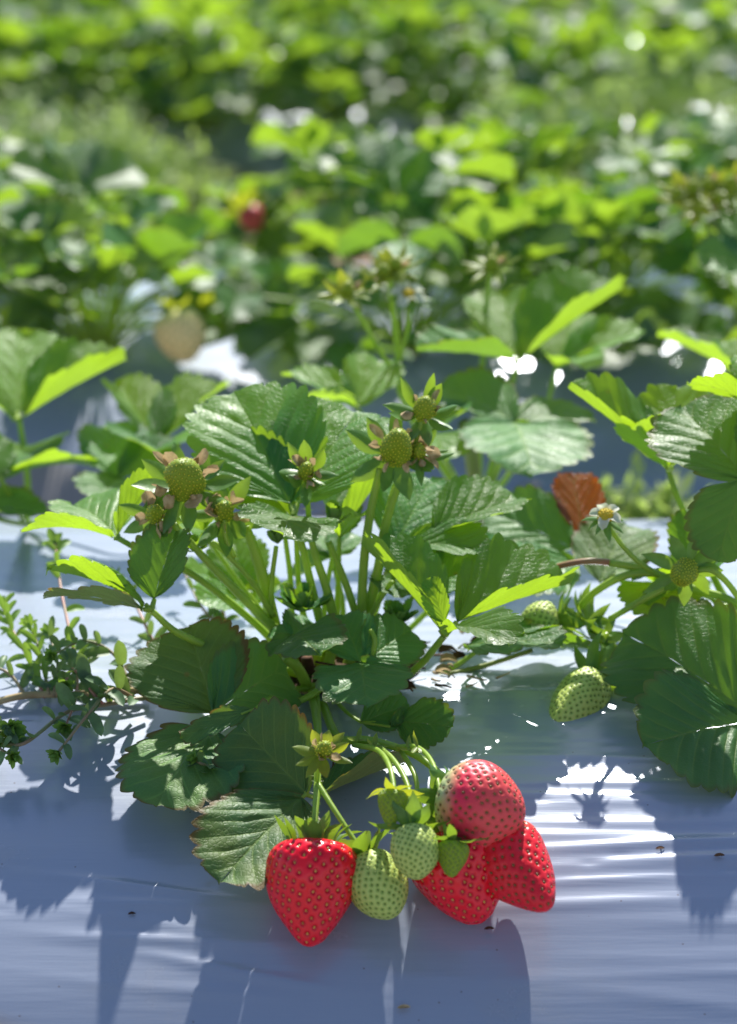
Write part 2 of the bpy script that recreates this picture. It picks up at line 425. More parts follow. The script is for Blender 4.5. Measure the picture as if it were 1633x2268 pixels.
PROFS={
 'cone':[(.045,0),(.012,.22),(.0,.5),(.035,.78),(.14,.97),(.28,1.0),(.45,.91),(.63,.73),(.80,.50),(.92,.31),(.98,.15),(1,0)],
 'wedge':[(.05,0),(.01,.3),(.0,.55),(.05,.82),(.2,.99),(.38,1.0),(.58,.88),(.76,.66),(.9,.42),(.97,.22),(1,0)],
 'taper':[(.045,0),(.012,.25),(.0,.5),(.035,.78),(.14,.97),(.27,1.0),(.43,.89),(.62,.65),(.79,.41),(.91,.22),(.98,.09),(1,0)],
 'round':[(.03,0),(.0,.3),(.02,.55),(.10,.80),(.26,.97),(.45,1.0),(.65,.90),(.82,.66),(.93,.40),(.98,.2),(1,0)],
 'dome':[(.0,0),(.0,.5),(.03,.85),(.15,1.0),(.4,.98),(.62,.84),(.8,.62),(.92,.38),(.98,.18),(1,0)],
}
def fruit(mb, B, T, W, prof='cone', seeds=250, pitd=.0007, sig=.0011, seedr=(.0006,.00095), nu=96, nv=200, flat=1.0, flatdir=(0,1,0), lump=.04, seed=1, sink=.5, bend=0.0):
    B=Vector(B);T=Vector(T); ax=T-B; L=ax.length; ax.normalize()
    fdv=Vector(flatdir); b=(fdv-ax*fdv.dot(ax)).normalized(); a=b.cross(ax).normalized()
    pc=PROFS[prof]; xs=list(range(len(pc)))
    cz=catmull([Vector((p[0],p[1],0)) for p in pc],400)
    zz=np.array([p.x for p in cz]); rr=np.maximum(np.array([p.y for p in cz]),0)
    # arc length
    ds=np.hypot(np.diff(zz)*L,np.diff(rr)*W/2); s=np.concatenate([[0],np.cumsum(ds)]); 
    def surf(sv,th):
        z=np.interp(sv,s,zz); r=np.interp(sv,s,rr)
        lm=1+lump*noise.noise(Vector((math.cos(th)*1.3*r+seed*3.1,math.sin(th)*1.3*r,z*2.2)))*2
        o=B+ax*(z*L)+ (a*math.cos(th)+b*math.sin(th)*flat)*(r*W/2*lm)+a*(bend*L*z*z)
        return o,z,r
    area=np.concatenate([[0],np.cumsum(ds*(rr[:-1]+rr[1:])/2)]); area/=area[-1]
    sd=[];rng=random.Random(seed)
    kd=kdtree.KDTree(seeds)
    for i in range(seeds):
        av=(i+.5)/seeds; sv=float(np.interp(av,area,s)); sv+=rng.uniform(-.035,.035)*math.sqrt(1/seeds)*s[-1]*2; sv=min(max(sv,0),s[-1]); th=i*2.39996+rng.uniform(-.055,.055)
        o,z,r=surf(sv,th); sd.append((o,sv,th)); kd.insert(o,i)
    kd.balance()
    V=[];rip=[];pit=[]
    ctr=lambda z: B+ax*(z*L)+a*(bend*L*z*z)
    for i in range(nu+1):
        sv=s[-1]*i/nu
        for k in range(nv):
            th=2*math.pi*k/nv
            o,z,r=surf(sv,th)
            nrm=(o-ctr(z)*1.0); 
            nrm=(nrm+ax*(z-.4)*W*.6).normalized()
            d=kd.find(o)[2]
            g=math.exp(-(d/sig)**2)
            V.append(o-nrm*(pitd*g)); rip.append(z); pit.append(g)
    Fc=[(i*nv+k,i*nv+(k+1)%nv,(i+1)*nv+(k+1)%nv,(i+1)*nv+k) for i in range(nu) for k in range(nv)]
    # orientation
    mb.add(V,Fc,0,None,rip=rip,pit=pit)
    # seeds
    sv_=[];sf=[]
    for o,sv,th in sd:
        o2,z,r=surf(min(sv+L*.02,s[-1]),th); tg=(o2-o)
        if tg.length<1e-7: continue
        tg.normalize(); nrm=(o-ctr(z)+ax*(z-.4)*W*.6); nrm=(nrm-tg*nrm.dot(tg)).normalized(); bt=tg.cross(nrm)
        c=o-nrm*(pitd*sink); rx=seedr[0]; ry=seedr[1]; k0=len(sv_)
        sv_.append(c+nrm*rx*.8)
        for e in range(6):
            an=e*math.pi/3; sv_.append(c+bt*math.cos(an)*rx*.75+tg*math.sin(an)*ry*.75+nrm*rx*.5)
        for e in range(6):
            an=e*math.pi/3; sv_.append(c+bt*math.cos(an)*rx+tg*math.sin(an)*ry-nrm*rx*.3)
        for e in range(6):
            e2=(e+1)%6
            sf.append((k0,k0+1+e,k0+1+e2)); sf.append((k0+1+e,k0+7+e,k0+7+e2,k0+1+e2))
    mb.add(sv_,sf,1)
def dried(mb, c, ax, r, n=6, ln=.008, seed=0, mi=0):
    rng=random.Random(seed); a,b=perp(ax); ax=Vector(ax).normalized(); c=Vector(c)
    for i in range(n):
        th=2*math.pi*(i+rng.uniform(-.4,.4))/n; rd=a*math.cos(th)+b*math.sin(th)
        p=c+rd*r; l=ln*rng.uniform(.6,1.2); pts=[p]
        d=(rd*rng.uniform(.2,1)-ax*rng.uniform(-.2,1)).normalized()
        for j in range(3):
            p=p+d*l/3+Vector((rng.uniform(-1,1),rng.uniform(-1,1),rng.uniform(-1,1)))*l*.12; pts.append(p.copy())
        blade(mb,pts,l*rng.uniform(.5,.9),rd+Vector((rng.uniform(-.6,.6),rng.uniform(-.6,.6),rng.uniform(-.6,.6))),cup=rng.uniform(-1.2,1.2),k=6,prof='petal',mi=mi,m=5)
# ---------------------------------------------------------------- setting
def bed_mesh(name, Y0, X, lo, hi, nx, ny, fine=False, seed=0):
    """Y0 shifts the cross section; X half width"""
    ys=np.linspace(lo,hi,ny); xs=np.linspace(-X,X,nx)
    px=np.array([p[0] for p in PROF]); pz=np.array([p[1] for p in PROF])
    z0=np.interp(ys,px,pz)
    XX,YY=np.meshgrid(xs,ys); ZZ=np.repeat(z0[:,None],nx,1)
    rg=np.random.RandomState(seed+3)
    slope=np.exp(-((YY+.115)/.055)**2)
    def band(c,w,x0,x1,sx,fr,am,ph,tilt=0):
        """a bundle of tension wrinkles running along the bed"""
        env=np.exp(-((YY-c)/w)**2)/(1+np.exp(-(XX-x0)/sx))/(1+np.exp((XX-x1)/sx))
        return am*env*np.sin((YY+tilt*XX)*fr+ph+1.3*np.sin(XX*9+ph)+.6*np.sin(XX*23+ph*2))
    if fine:
        def ridge(c,x0,x1,w,am,tilt=0,sx=.02):
            yc=c+tilt*(XX-x0)+.0012*np.sin(XX*31+c*400)
            yc=yc+.0022*np.sin(XX*rg.uniform(12,26)+rg.uniform(0,6))
            am=am*(.65+.35*np.sin(XX*rg.uniform(20,60)+rg.uniform(0,6)))
            env=1/(1+np.exp(-(XX-x0)/sx))/(1+np.exp((XX-x1)/sx))
            return am*env*np.exp(-((YY-yc)/w)**2)
        y=-.205
        while y<-.045:
            k=math.exp(-((y+.145)/.06)**2)
            ZZ+=ridge(y,rg.uniform(.03,.10),rg.choice([rg.uniform(.12,.2),rg.uniform(.2,.5)]),rg.uniform(.0020,.0036),rg.uniform(.0006,.0019)*k,rg.uniform(-.045,.045),rg.uniform(.012,.04)); y+=rg.uniform(.0055,.0125)
        for k in range(6):
            ZZ+=ridge(-.158-.0082*k+rg.uniform(-.001,.001),rg.uniform(-.14,-.11),rg.uniform(-.06,-.02),.0024,rg.uniform(.0011,.0018),-.10,.014)
        for k in range(10):
            x0=rg.uniform(-.2,.1); ZZ+=ridge(rg.uniform(-.10,.0),x0,x0+rg.uniform(.03,.12),rg.uniform(.002,.004),rg.uniform(.0003,.0007),rg.uniform(-.05,.05))
        ZZ+=band(.10,.14,-.5,.5,.1,260,.00012,.4)
    for i in range(14):
        c=rg.uniform(-.18,.36); ZZ+=band(c,rg.uniform(.01,.04),rg.uniform(-.5,.3),rg.uniform(.0,.6),.05,rg.uniform(120,400),rg.uniform(.00004,.00012),rg.uniform(0,6))
    for i in range(10):
        kx,ky=rg.uniform(4,22),rg.uniform(6,30); ZZ+=.0007*np.sin(XX*kx+rg.uniform(0,6))*np.sin(YY*ky+rg.uniform(0,6))
    if fine:
        for i in range(26):   # little dents
            cx,cy=rg.uniform(-.22,.22),rg.uniform(-.2,.0); ZZ-=rg.uniform(.0002,.0006)*np.exp(-((XX-cx)/rg.uniform(.002,.006))**2-((YY-cy)/.0012)**2)
    v=np.stack([XX.ravel(),(YY+Y0).ravel(),ZZ.ravel()],1)
    idx=np.arange(nx*ny).reshape(ny,nx)
    f=np.stack([idx[:-1,:-1].ravel(),idx[:-1,1:].ravel(),idx[1:,1:].ravel(),idx[1:,:-1].ravel()],1)
    me=bpy.data.meshes.new(name); me.vertices.add(len(v)); me.vertices.foreach_set('co',v.ravel()); me.loops.add(f.size); me.loops.foreach_set('vertex_index',f.ravel().astype(np.int32))
    me.polygons.add(len(f)); me.polygons.foreach_set('loop_start',np.arange(0,f.size,4,dtype=np.int32)); me.polygons.foreach_set('loop_total',np.full(len(f),4,dtype=np.int32))
    me.polygons.foreach_set('use_smooth',[True]*len(f)); me.update(); me.validate(); me.materials.append(M['plastic'])
    return me
def ground():
    mb=MB(); nx,ny=220,260
    xs=[-1.8+3.6*i/(nx-1) for i in range(nx)]; ys=[-.6+6.6*(i/(ny-1)) for i in range(ny)]
    v=[]
    for y in ys:
        for x in xs:
            z=-.106+.012*noise.noise(Vector((x*9,y*9,0)))+.008*noise.noise(Vector((x*31,y*31,2)))+.004*noise.noise(Vector((x*80,y*80,5)))
            if y<.36: z=min(z,-.134)
            v.append((x,y,z))
    f=[(j*nx+i,j*nx+i+1,(j+1)*nx+i+1,(j+1)*nx+i) for j in range(ny-1) for i in range(nx-1)]
    mb.add(v,f)
    # outer skirt to the horizon
    B=[(-1.8,-.6),(1.8,-.6),(1.8,6.0),(-1.8,6.0)]; O=[(-60,-60),(60,-60),(60,90),(-60,90)]
    vv=[(x,y,-.135) for x,y in B]+[(x,y,-.135) for x,y in O]
    mb.add(vv,[(4,5,1,0),(5,6,2,1),(6,7,3,2),(7,4,0,3)])
    tag(link('ground',mb.mesh('ground',M['soil'])),kind='structure')
ground()
b0=link('raised_bed',bed_mesh('raised_bed',0,.62,-.6,.41,760,700,True)); tag(b0,kind='structure')
BEDS=[.86,2.48,3.42]
for i,Y0 in enumerate(BEDS):
    o=link('raised_bed',bed_mesh('raised_bed',Y0,1.7,-.30,.42,160,200,False,i+5)); tag(o,kind='structure')

# ---------------------------------------------------------------- plants
def P3(t): return P(*t) if isinstance(t,tuple) else t
def leaf(root, stalk, rad, lfs, mat, smat='stem', hairs=900, label=None, q=8, nt=10, name='leaf_stalk'):
    """stalk: list of (px,py,Y); lfs: list of dicts with T, opt B and leaflet arguments"""
    mb=MB(); pts=[P3(s) for s in stalk]; tube(mb,pts,rad,rad*.62,sides=8,hairs=hairs)
    e=pts[-1]
    for d in lfs:
        b=P3(d['B']) if 'B' in d else e
        if (b-e).length>.002: tube(mb,[e,e.lerp(b,.5),b],rad*.6,rad*.5,sides=6)
    o=part(name,mb,M[smat],root)
    if label: o['label']=label
    for i,d in enumerate(lfs):
        d=dict(d); b=P3(d.pop('B')) if 'B' in d else e; T=P3(d.pop('T')); mt=d.pop('mat',mat); lab=d.pop('label',None)
        m2=MB(); leaflet(m2,b,T,q=q,nt=nt,seed=i+int(T.x*997),**d)
        k=part('leaflet',m2,M[mt],o)
        if lab: k['label']=lab
    return o
def stalk(root, pts, r0, r1=None, mat='stem', name='flower_stalk', hairs=900, rs=None):
    mb=MB(); tube(mb,[P3(p) for p in pts],r0,r1,hairs=hairs,rs=rs); return part(name,mb,M[mat],root)
def berry(root, B, T, W, prof, mats, label, cal=None, name='strawberry', stalkdir=None, calmat='sepal', **kw):
    B=P3(B);T=P3(T); mb=MB(); fruit(mb,B,T,W,prof,**kw)
    o=part(name,mb,[M[mats[0]],M[mats[1]]],root); o['label']=label
    if cal is not None:
        ax=(B-T).normalized() if stalkdir is None else Vector(stalkdir).normalized()
        m2=MB(); c=B+(T-B)*.02
        cal=dict(cal); calyx(m2,c,ax,W/2,**cal); part('calyx',m2,M[calmat],o)
    return o
# ---- main plant
CR=P(722,1500,.0); CR.z=.0
main=empty('strawberry_plant',CR)
tag(main,'sharp leafy strawberry plant in front with red and green berries hanging over the plastic','strawberry plant')
g=3   # short names for normals
UP=(0,0,1); CAMN=(0,-.8,.6); TILT=(0,-.45,.9)
# A: tall centre leaf
leaf(main,[(735,1480,.0),(700,1340,.0),(672,1220,.0),(650,1135,.0)],.0026,[
 dict(B=(643,1118,.004),T=(520,872,.062),wr=.88,n=(.0,-.55,.83),fold=10,foldR=16,arch=14,asym=-.02,pleat=.015,ruf=.022),
 dict(B=(655,1116,.006),T=(790,912,.058),wr=.92,n=(.12,-.5,.86),fold=4,foldR=24,arch=18,asym=.02,pleat=.015,ruf=.02),
 dict(B=(648,1142,-.002),T=(628,1186,-.045),wr=1.12,n=(.05,.15,1),fold=-2,foldR=14,arch=22,ruf=.05,pleat=.014)],'fresh')
# A': leaf tucked left of it, bright underside
leaf(main,[(700,1480,.01),(665,1320,.012),(655,1155,.01)],.002,[
 dict(T=(508,985,.045),wr=.78,n=(-.55,.35,.75),fold=12,foldR=42,arch=-8),
 dict(T=(560,1165,-.01),wr=.6,n=(0,.3,1),fold=25,arch=20)],'fresh')
# K: leaf right of centre behind stems, bright
leaf(main,[(735,1470,.02),(748,1330,.03),(752,1190,.03)],.002,[
 dict(T=(868,1035,.05),wr=.75,n=(-.2,.55,.75),fold=15,foldR=18,arch=12),
 dict(T=(742,1060,.06),wr=.7,n=(.3,.2,.9),fold=20,arch=10,mat='mature'),
 dict(T=(800,1140,.0),wr=.6,n=(0,.2,1),fold=25,arch=25)],'fresh')
leaf(main,[(742,1480,.03),(760,1350,.05),(735,1235,.06)],.002,[
 dict(T=(635,1290,.07),wr=.85,n=(-.2,-.2,1),fold=15,arch=30),dict(T=(780,1180,.08),wr=.8,n=(.2,-.2,1),fold=15,arch=20),dict(T=(700,1180,.1),wr=.8,n=(.2,-.2,1),fold=15,arch=20)],'mature')
# B: left high leaf
leaf(main,[(660,1490,.0),(575,1390,.0),(430,1275,-.005),(340,1235,-.01),(263,1193,-.01)],.0022,[
 dict(B=(252,1192,-.01),T=(50,1178,-.02),wr=.62,n=(-.1,.42,.85),fold=14,foldR=26,arch=38),
 dict(B=(262,1185,-.008),T=(352,1050,.01),wr=.62,n=(-.5,.55,.55),fold=20,foldR=30,arch=22),
 dict(B=(258,1190,0),T=(160,1120,.05),wr=.7,n=(0,-.1,1),fold=15,arch=30)],'fresh')
leaf(main,[(690,1470,.03),(560,1330,.04),(450,1180,.04)],.0018,[
 dict(T=(395,1060,.05),wr=.8,n=(-.2,.6,.7),fold=18,arch=10),dict(T=(520,1090,.05),wr=.8,n=(.2,.5,.8),fold=18,arch=10),dict(T=(455,1200,-.0),wr=.8,n=(0,.5,.8),fold=18,arch=30)],'fresh')
# C: left mid curled leaf
leaf(main,[(690,1500,-.01),(560,1465,-.025),(405,1408,-.04),(335,1352,-.045)],.0024,[
 dict(B=(322,1338,-.045),T=(108,1262,-.035),wr=.66,n=(.12,.25,.95),fold=38,foldR=12,arch=22,curl=-.1,ruf=.03,edge=-.5),
 dict(B=(342,1328,-.04),T=(392,1172,-.02),wr=.98,n=(-.25,-.35,.9),fold=26,foldR=24,arch=16,mat='mature'),
 dict(B=(320,1350,-.05),T=(100,1322,-.05),wr=.5,n=(0,.55,.8),fold=8,foldR=12,arch=26,mat='old')],'fresh')
# D: large dark low left leaf
leaf(main,[(700,1520,-.02),(600,1545,-.045),(520,1590,-.06),(474,1600,-.06)],.0022,[
 dict(B=(474,1580,-.062),T=(420,1392,-.026),wr=1.18,n=(-.12,-.62,.75),fold=8,foldR=10,arch=24,asym=-.16,ruf=.02,pleat=.013,N=10),
 dict(B=(472,1582,-.066),mat='mature',T=(634,1478,-.040),wr=1.02,n=(.10,-.68,.72),fold=14,foldR=-14,arch=26,ruf=.03,pleat=.013),
 dict(B=(478,1618,-.066),T=(350,1784,-.122),wr=.78,n=(-.2,-.5,.85),fold=-8,foldR=8,arch=30,ruf=.03,pleat=.014)],'old',q=9,nt=12)
leaf(main,[(600,1545,-.06),(560,1575,-.075),(535,1582,-.08)],.0012,[
 dict(B=(560,1572,-.078),T=(404,1636,-.088),wr=.34,n=(0,-.3,1),fold=-15,foldR=30,arch=12,N=7)],'old')
# E: low middle leaf
leaf(main,[(700,1530,-.03),(705,1620,-.075),(695,1700,-.10),(678,1760,-.112)],.0019,[
 dict(T=(532,1606,-.086),wr=1.0,n=(-.1,-.78,.6),fold=6,foldR=22,arch=14,asym=.0,ruf=.015,pleat=.012),
 dict(B=(668,1768,-.114),T=(490,1952,-.158),wr=.82,n=(-.15,-.75,.62),fold=10,foldR=10,arch=16,ruf=.02,pleat=.015),
 dict(B=(700,1768,-.11),T=(893,1690,-.085),wr=.72,n=(-.05,-.25,.95),fold=-5,foldR=62,arch=10,ruf=.03,label='curled leaflet with pale underside and red margin')],'old',q=9,nt=12)
# F: small centre leaves
leaf(main,[(700,1520,.0),(655,1460,-.02),(648,1408,-.03)],.0015,[
 dict(T=(712,1455,-.065),wr=.95,n=(-.1,-.4,.9),fold=10,arch=30,ruf=.05),
 dict(T=(600,1400,-.02),wr=.8,n=(-.3,-.3,.9),fold=10,arch=20),
 dict(T=(700,1380,.0),wr=.8,n=(.2,-.3,.9),fold=10,arch=20)],'mature')
leaf(main,[(735,1530,-.01),(800,1500,-.035),(830,1430,-.04),(822,1395,-.035)],.0018,[],'mature')
leaf(main,[(735,1530,-.01),(770,1490,-.035),(800,1468,-.045)],.0014,[
 dict(T=(758,1362,-.02),wr=.86,n=(-.15,-.6,.75),fold=10,arch=12,ruf=.04),
 dict(B=(812,1462,-.044),T=(908,1395,-.02),wr=1.0,n=(.2,-.6,.75),fold=10,arch=15,ruf=.04),
 dict(T=(812,1560,-.085),wr=.98,n=(0,-.7,.7),fold=8,arch=22,ruf=.05,pleat=.014)],'mature')
leaf(main,[(735,1540,-.02),(765,1575,-.05),(800,1600,-.06)],.0012,[
 dict(B=(800,1600,-.06),T=(905,1560,-.055),wr=.85,n=(0,-.75,.65),fold=6,arch=10),
 dict(B=(880,1598,-.06),T=(1002,1610,-.075),wr=.78,n=(0,-.8,.6),fold=6,arch=10,N=8),
 dict(B=(865,1610,-.063),T=(905,1568,-.058),wr=.5,n=(0,-.8,.6),fold=6,arch=10,tooth=.01)],'mature')
# G: right leaf with bright near halves
leaf(main,[(760,1515,.0),(860,1512,-.012),(925,1478,-.025),(985,1408,-.04)],.0026,[
 dict(B=(975,1395,-.04),T=(803,1208,-.01),wr=.80,n=(.25,-.28,.92),fold=60,foldR=26,arch=12,asym=-.0,pleat=.013),
 dict(B=(1012,1378,-.035),T=(1262,1292,-.005),wr=.88,n=(-.04,-.42,.9),fold=22,foldR=62,arch=8,pleat=.016,asym=-.15),
 dict(B=(992,1402,-.045),T=(1125,1425,-.085),wr=.55,n=(0,.15,1),fold=30,foldR=10,arch=40),
 dict(B=(985,1380,-.05),T=(955,1280,-.04),wr=.62,n=(-.5,-.3,.8),fold=20,arch=10)],'fresh')
# H: right upper
leaf(main,[(770,1500,.02),(822,1380,.03),(875,1215,.03)],.0024,[
 dict(B=(960,1180,.02),T=(1148,1105,.045),wr=.86,n=(-.05,-.45,.88),fold=12,foldR=34,arch=20,pleat=.016),
 dict(B=(880,1215,.02),T=(1075,1215,.0),wr=.72,n=(.1,-.4,.9),fold=12,foldR=22,arch=26,pleat=.016),
 dict(B=(875,1210,.03),T=(955,1060,.07),wr=.9,n=(.1,-.4,.9),fold=14,arch=10,mat='mature')],'fresh')
leaf(main,[(770,1505,.03),(900,1400,.05),(1000,1300,.06)],.002,[
 dict(T=(1080,1180,.08),wr=.85,n=(0,-.3,.95),fold=12,arch=15),dict(T=(900,1240,.05),wr=.8,n=(0,-.3,.95),fold=12,arch=15),dict(T=(1080,1290,.04),wr=.8,n=(.2,-.2,.95),fold=12,arch=15)],'mature')
leaf(main,[(760,1500,.02),(850,1400,.02),(925,1310,.015)],.0018,[
 dict(T=(1065,1255,.02),wr=.9,n=(.05,-.5,.85),fold=12,foldR=20,arch=18),
 dict(T=(905,1170,.045),wr=.85,n=(-.1,-.45,.88),fold=12,arch=14),
 dict(T=(840,1310,-.01),wr=.85,n=(-.2,-.5,.85),fold=10,arch=22)],'mature')
leaf(main,[(710,1490,.03),(600,1400,.05),(540,1330,.06)],.0018,[
 dict(T=(440,1330,.04),wr=.9,n=(-.1,-.5,.85),fold=12,arch=20),
 dict(T=(520,1190,.09),wr=.85,n=(-.1,-.4,.9),fold=14,arch=14),
 dict(T=(620,1290,.06),wr=.8,n=(.1,-.5,.85),fold=12,arch=18)],'fresh')
# I: low right flat leaves
leaf(main,[(770,1525,-.005),(900,1520,.0),(1000,1480,.005),(1060,1440,.01)],.002,[
 dict(B=(1030,1432,.0),T=(1243,1428,-.03),wr=.62,n=(0,-.12,1),fold=12,foldR=4,arch=22,ruf=.04),
 dict(B=(1070,1420,.01),T=(1160,1385,.02),wr=.8,n=(0,-.2,1),fold=14,arch=20),
 dict(B=(1080,1425,.0),T=(1310,1440,-.0),wr=.70,n=(.0,.5,.86),fold=6,foldR=6,arch=30)],'mature')
# J: back left leaf
leaf(main,[(690,1500,.04),(560,1380,.08),(500,1300,.09)],.0018,[
 dict(T=(410,1262,.08),wr=.85,n=(-.1,-.3,.95),fold=14,arch=24,ruf=.06),dict(T=(520,1240,.12),wr=.8,n=(0,-.3,.95),fold=14,arch=24),dict(T=(560,1310,.06),wr=.8,n=(.1,-.3,.95),fold=14,arch=24)],'fresh')
# young rosettes
def rosette(root,c,n,l,mat,seed,tilt=45):
    rng=random.Random(seed); mb=MB(); c=P3(c)
    for i in range(n):
        th=2*math.pi*i/n*2.6; e=R(tilt+rng.uniform(-25,30)); d=Vector((math.cos(th)*math.cos(e),math.sin(th)*math.cos(e),math.sin(e)))
        up=Vector((-math.cos(th)*math.sin(e),-math.sin(th)*math.sin(e),math.cos(e)))
        ll=l*rng.uniform(.7,1.1); leaflet(mb,c,c+d*ll,wr=.62,n=up,fold=18,arch=-25,N=6,q=4,nt=5,tooth=.1,ruf=.02,seed=i)
    return part('young_leaf',mb,M[mat],root)
rosette(main,(668,1355,-.01),13,.017,'mature',1)
rosette(main,(615,1205,.0),7,.012,'mature',2,60)
rosette(main,(880,1385,.0),10,.014,'mature',3)
rosette(main,(430,1222,-.015),8,.011,'fresh',4,40)
rosette(main,(740,1165,.0),8,.012,'fresh',5,60)
rosette(main,(648,1440,.02),9,.014,'mature',6)
# thick stems
stalk(main,[(655,1500,.0),(612,1400,-.005),(580,1270,-.01),(545,1165,-.012)],.0042,.0026,rs=[(0,.0035),(.15,.0042),(.45,.0036),(1,.0024)])
stalk(main,[(612,1395,-.012),(545,1330,-.018),(470,1255,-.02),(385,1160,-.02)],.0026,.0017)
stalk(main,[(606,1365,-.012),(560,1290,-.018),(500,1225,-.02),(470,1200,-.02)],.0016,.0013)
stalk(main,[(520,1235,-.02),(500,1190,-.02),(498,1150,-.02)],.0013,.0011)
stalk(main,[(600,1350,-.012),(603,1280,-.012),(612,1210,-.012)],.0015,.0011)
stalk(main,[(800,1390,.0),(806,1250,.0),(820,1140,.0),(842,1038,.0)],.0025,.0019)
stalk(main,[(805,1390,.004),(838,1260,.004),(848,1190,.004),(873,1100,.004),(893,1055,.004)],.0028,.0018)
stalk(main,[(848,1195,.004),(862,1120,.008),(880,1060,.01)],.0017,.0013)
stalk(main,[(800,1395,.0),(860,1300,-.005),(870,1290,-.01)],.0014,.0011)
stalk(main,[(752,1440,-.004),(728,1320,-.004),(690,1195,-.004),(680,1070,-.008)],.0026,.0011,rs=[(0,.0026),(.5,.0022),(.72,.0017),(1,.0011)])
stalk(main,[(795,1380,.002),(765,1290,.004),(728,1200,.004)],.0020,.0017)
stalk(main,[(720,1440,.02),(720,1330,.03),(740,1220,.035)],.0016,.0013)
stalk(main,[(648,1450,.02),(645,1300,.03),(632,1190,.03)],.0017,.0013)
stalk(main,[(690,1540,-.02),(660,1480,-.03),(630,1460,-.035)],.003,.0026)
stalk(main,[(735,1500,-.02),(690,1540,-.045),(615,1570,-.05)],.0019,.0015)
stalk(main,[(760,1530,-.01),(890,1515,-.005),(1060,1478,.005),(1180,1440,.01)],.0016,.0012,mat='stemy',name='runner')
for (a,b,c) in (((690,1540,-.01),(700,1490,.0),(705,1440,.0)),((720,1540,-.015),(725,1480,-.005),(735,1440,.0)),((745,1535,-.015),(770,1480,.0),(800,1390,.0)),((675,1540,-.01),(650,1480,.0),(615,1400,-.005))):
    stalk(main,[a,b,c],.0036,.003)
# crown
mb=MB()
for i in range(9):
    a=random.uniform(0,6.28); c=CR+Vector((.012*math.cos(a),.010*math.sin(a),-.004)); tube(mb,[c,c+Vector((.004*math.cos(a),.004*math.sin(a),.018))],.0045,.003)
part('crown',mb,M['brown'],main)
# fruit stalks
stalk(main,[(690,1535,-.03),(705,1625,-.085),(703,1735,-.125),(696,1835,-.148)],.0022,.0014,name='fruit_stalk')
stalk(main,[(704,1735,-.127),(745,1800,-.140),(796,1878,-.152)],.0013,.0012,name='fruit_stalk')
stalk(main,[(715,1560,-.04),(750,1634,-.08),(819,1640,-.09),(915,1670,-.102),(988,1724,-.115)],.0022,.0016,name='fruit_stalk')
stalk(main,[(784,1650,-.09),(837,1662,-.115),(863,1698,-.14),(874,1752,-.155)],.0013,.0011,name='fruit_stalk')
stalk(main,[(825,1643,-.095),(872,1684,-.12),(905,1746,-.14),(912,1828,-.157)],.0014,.0011,name='fruit_stalk')
stalk(main,[(890,1665,-.10),(920,1720,-.12),(932,1790,-.13),(985,1850,-.135)],.0012,.0011,name='fruit_stalk')
stalk(main,[(880,1655,-.1),(925,1656,-.11),(958,1690,-.13),(976,1760,-.15),(990,1862,-.16)],.0013,.001,name='fruit_stalk')
stalk(main,[(702,1730,-.127),(706,1690,-.128),(712,1665,-.13)],.0011,.001,name='fruit_stalk')
mb=MB()
for c in ((792,1640,-.1),(830,1652,-.105),(905,1660,-.108),(925,1655,-.115)):
    calyx(mb,P(*c),(.2,-.3,1),.001,ns=3,ln=.007,w=.0025,spread=20,seed=int(c[0]))
part('bract',mb,M['sepaly'],main)
# fruits
def onb(px,py,off): return SP(px,py,off)
RED=dict(seeds=300,pitd=.0013,sig=.00100,sink=.75)
berry(main,(695,1872,-.148),(684,2098,-.172),.0430,'cone',('f_red','s_red'),'ripe glossy red strawberry, leftmost and lowest of the cluster',cal=dict(ns=12,ln=.0145,w=.0095,spread=58,curl=-.3,seed=3,start=.40),lump=.05,seed=2,**RED)
berry(main,(806,1900,-.150),(872,2032,-.168),.0272,'round',('f_green','s_green'),'pale green unripe strawberry touching the ripe red one',cal=dict(ns=10,ln=.017,w=.0095,spread=30,curl=.1,seed=5),seeds=330,pitd=.00055,sig=.00080,seedr=(.00045,.0006),seed=3)
berry(main,(912,1832,-.162),(926,1948,-.176),.0215,'round',('f_green','s_green'),'green unripe strawberry hanging in front of the big red one',cal=dict(ns=8,ln=.0145,w=.008,spread=18,curl=.5,seed=7),seeds=260,pitd=.0005,sig=.00075,seedr=(.00042,.00055),seed=4)
berry(main,(874,1752,-.155),(862,1832,-.163),.0135,'cone',('f_young','s_green'),'small green strawberry with starry sepals above the green pair',cal=dict(ns=8,ln=.0125,w=.0045,spread=-15,curl=.1,seed=9),seeds=170,pitd=.0004,sig=.0006,seedr=(.0004,.00055),seed=5,calmat='sepaly')
berry(main,(1004,1864,-.166),(1000,1944,-.173),.0148,'cone',('f_young','s_green'),'tiny green strawberry hanging before the red berry',cal=dict(ns=8,ln=.013,w=.005,spread=5,curl=.2,seed=11),seeds=180,pitd=.0004,sig=.0006,seedr=(.0004,.00055),seed=6)
berry(main,(990,1845,-.142),(1066,2046,-.160),.0430,'wedge',('f_red','s_red'),'ripe red strawberry half hidden behind the small green ones',cal=dict(ns=9,ln=.013,w=.006,spread=35,curl=.3,seed=13),lump=.06,seed=8,**RED)
berry(main,(986,1768,-.140),(1158,1812,-.156),.0400,'round',('f_pink','s_brown'),'pink strawberry with white shoulder, topmost of the cluster',cal=dict(ns=9,ln=.015,w=.0095,spread=18,curl=.4,seed=15),lump=.03,seeds=330,pitd=.0008,sig=.00092,sink=.5,seed=9,seedr=(.00055,.0008))
berry(main,(1100,1868,-.142),(1216,2012,-.176),.0350,'cone',('f_redorange','s_brown'),'orange red strawberry at the right end of the cluster',cal=dict(ns=8,ln=.008,w=.005,spread=40,curl=.2,seed=17),lump=.05,seeds=280,pitd=.0009,sig=.00098,sink=.5,seed=10,seedr=(.00055,.0008))
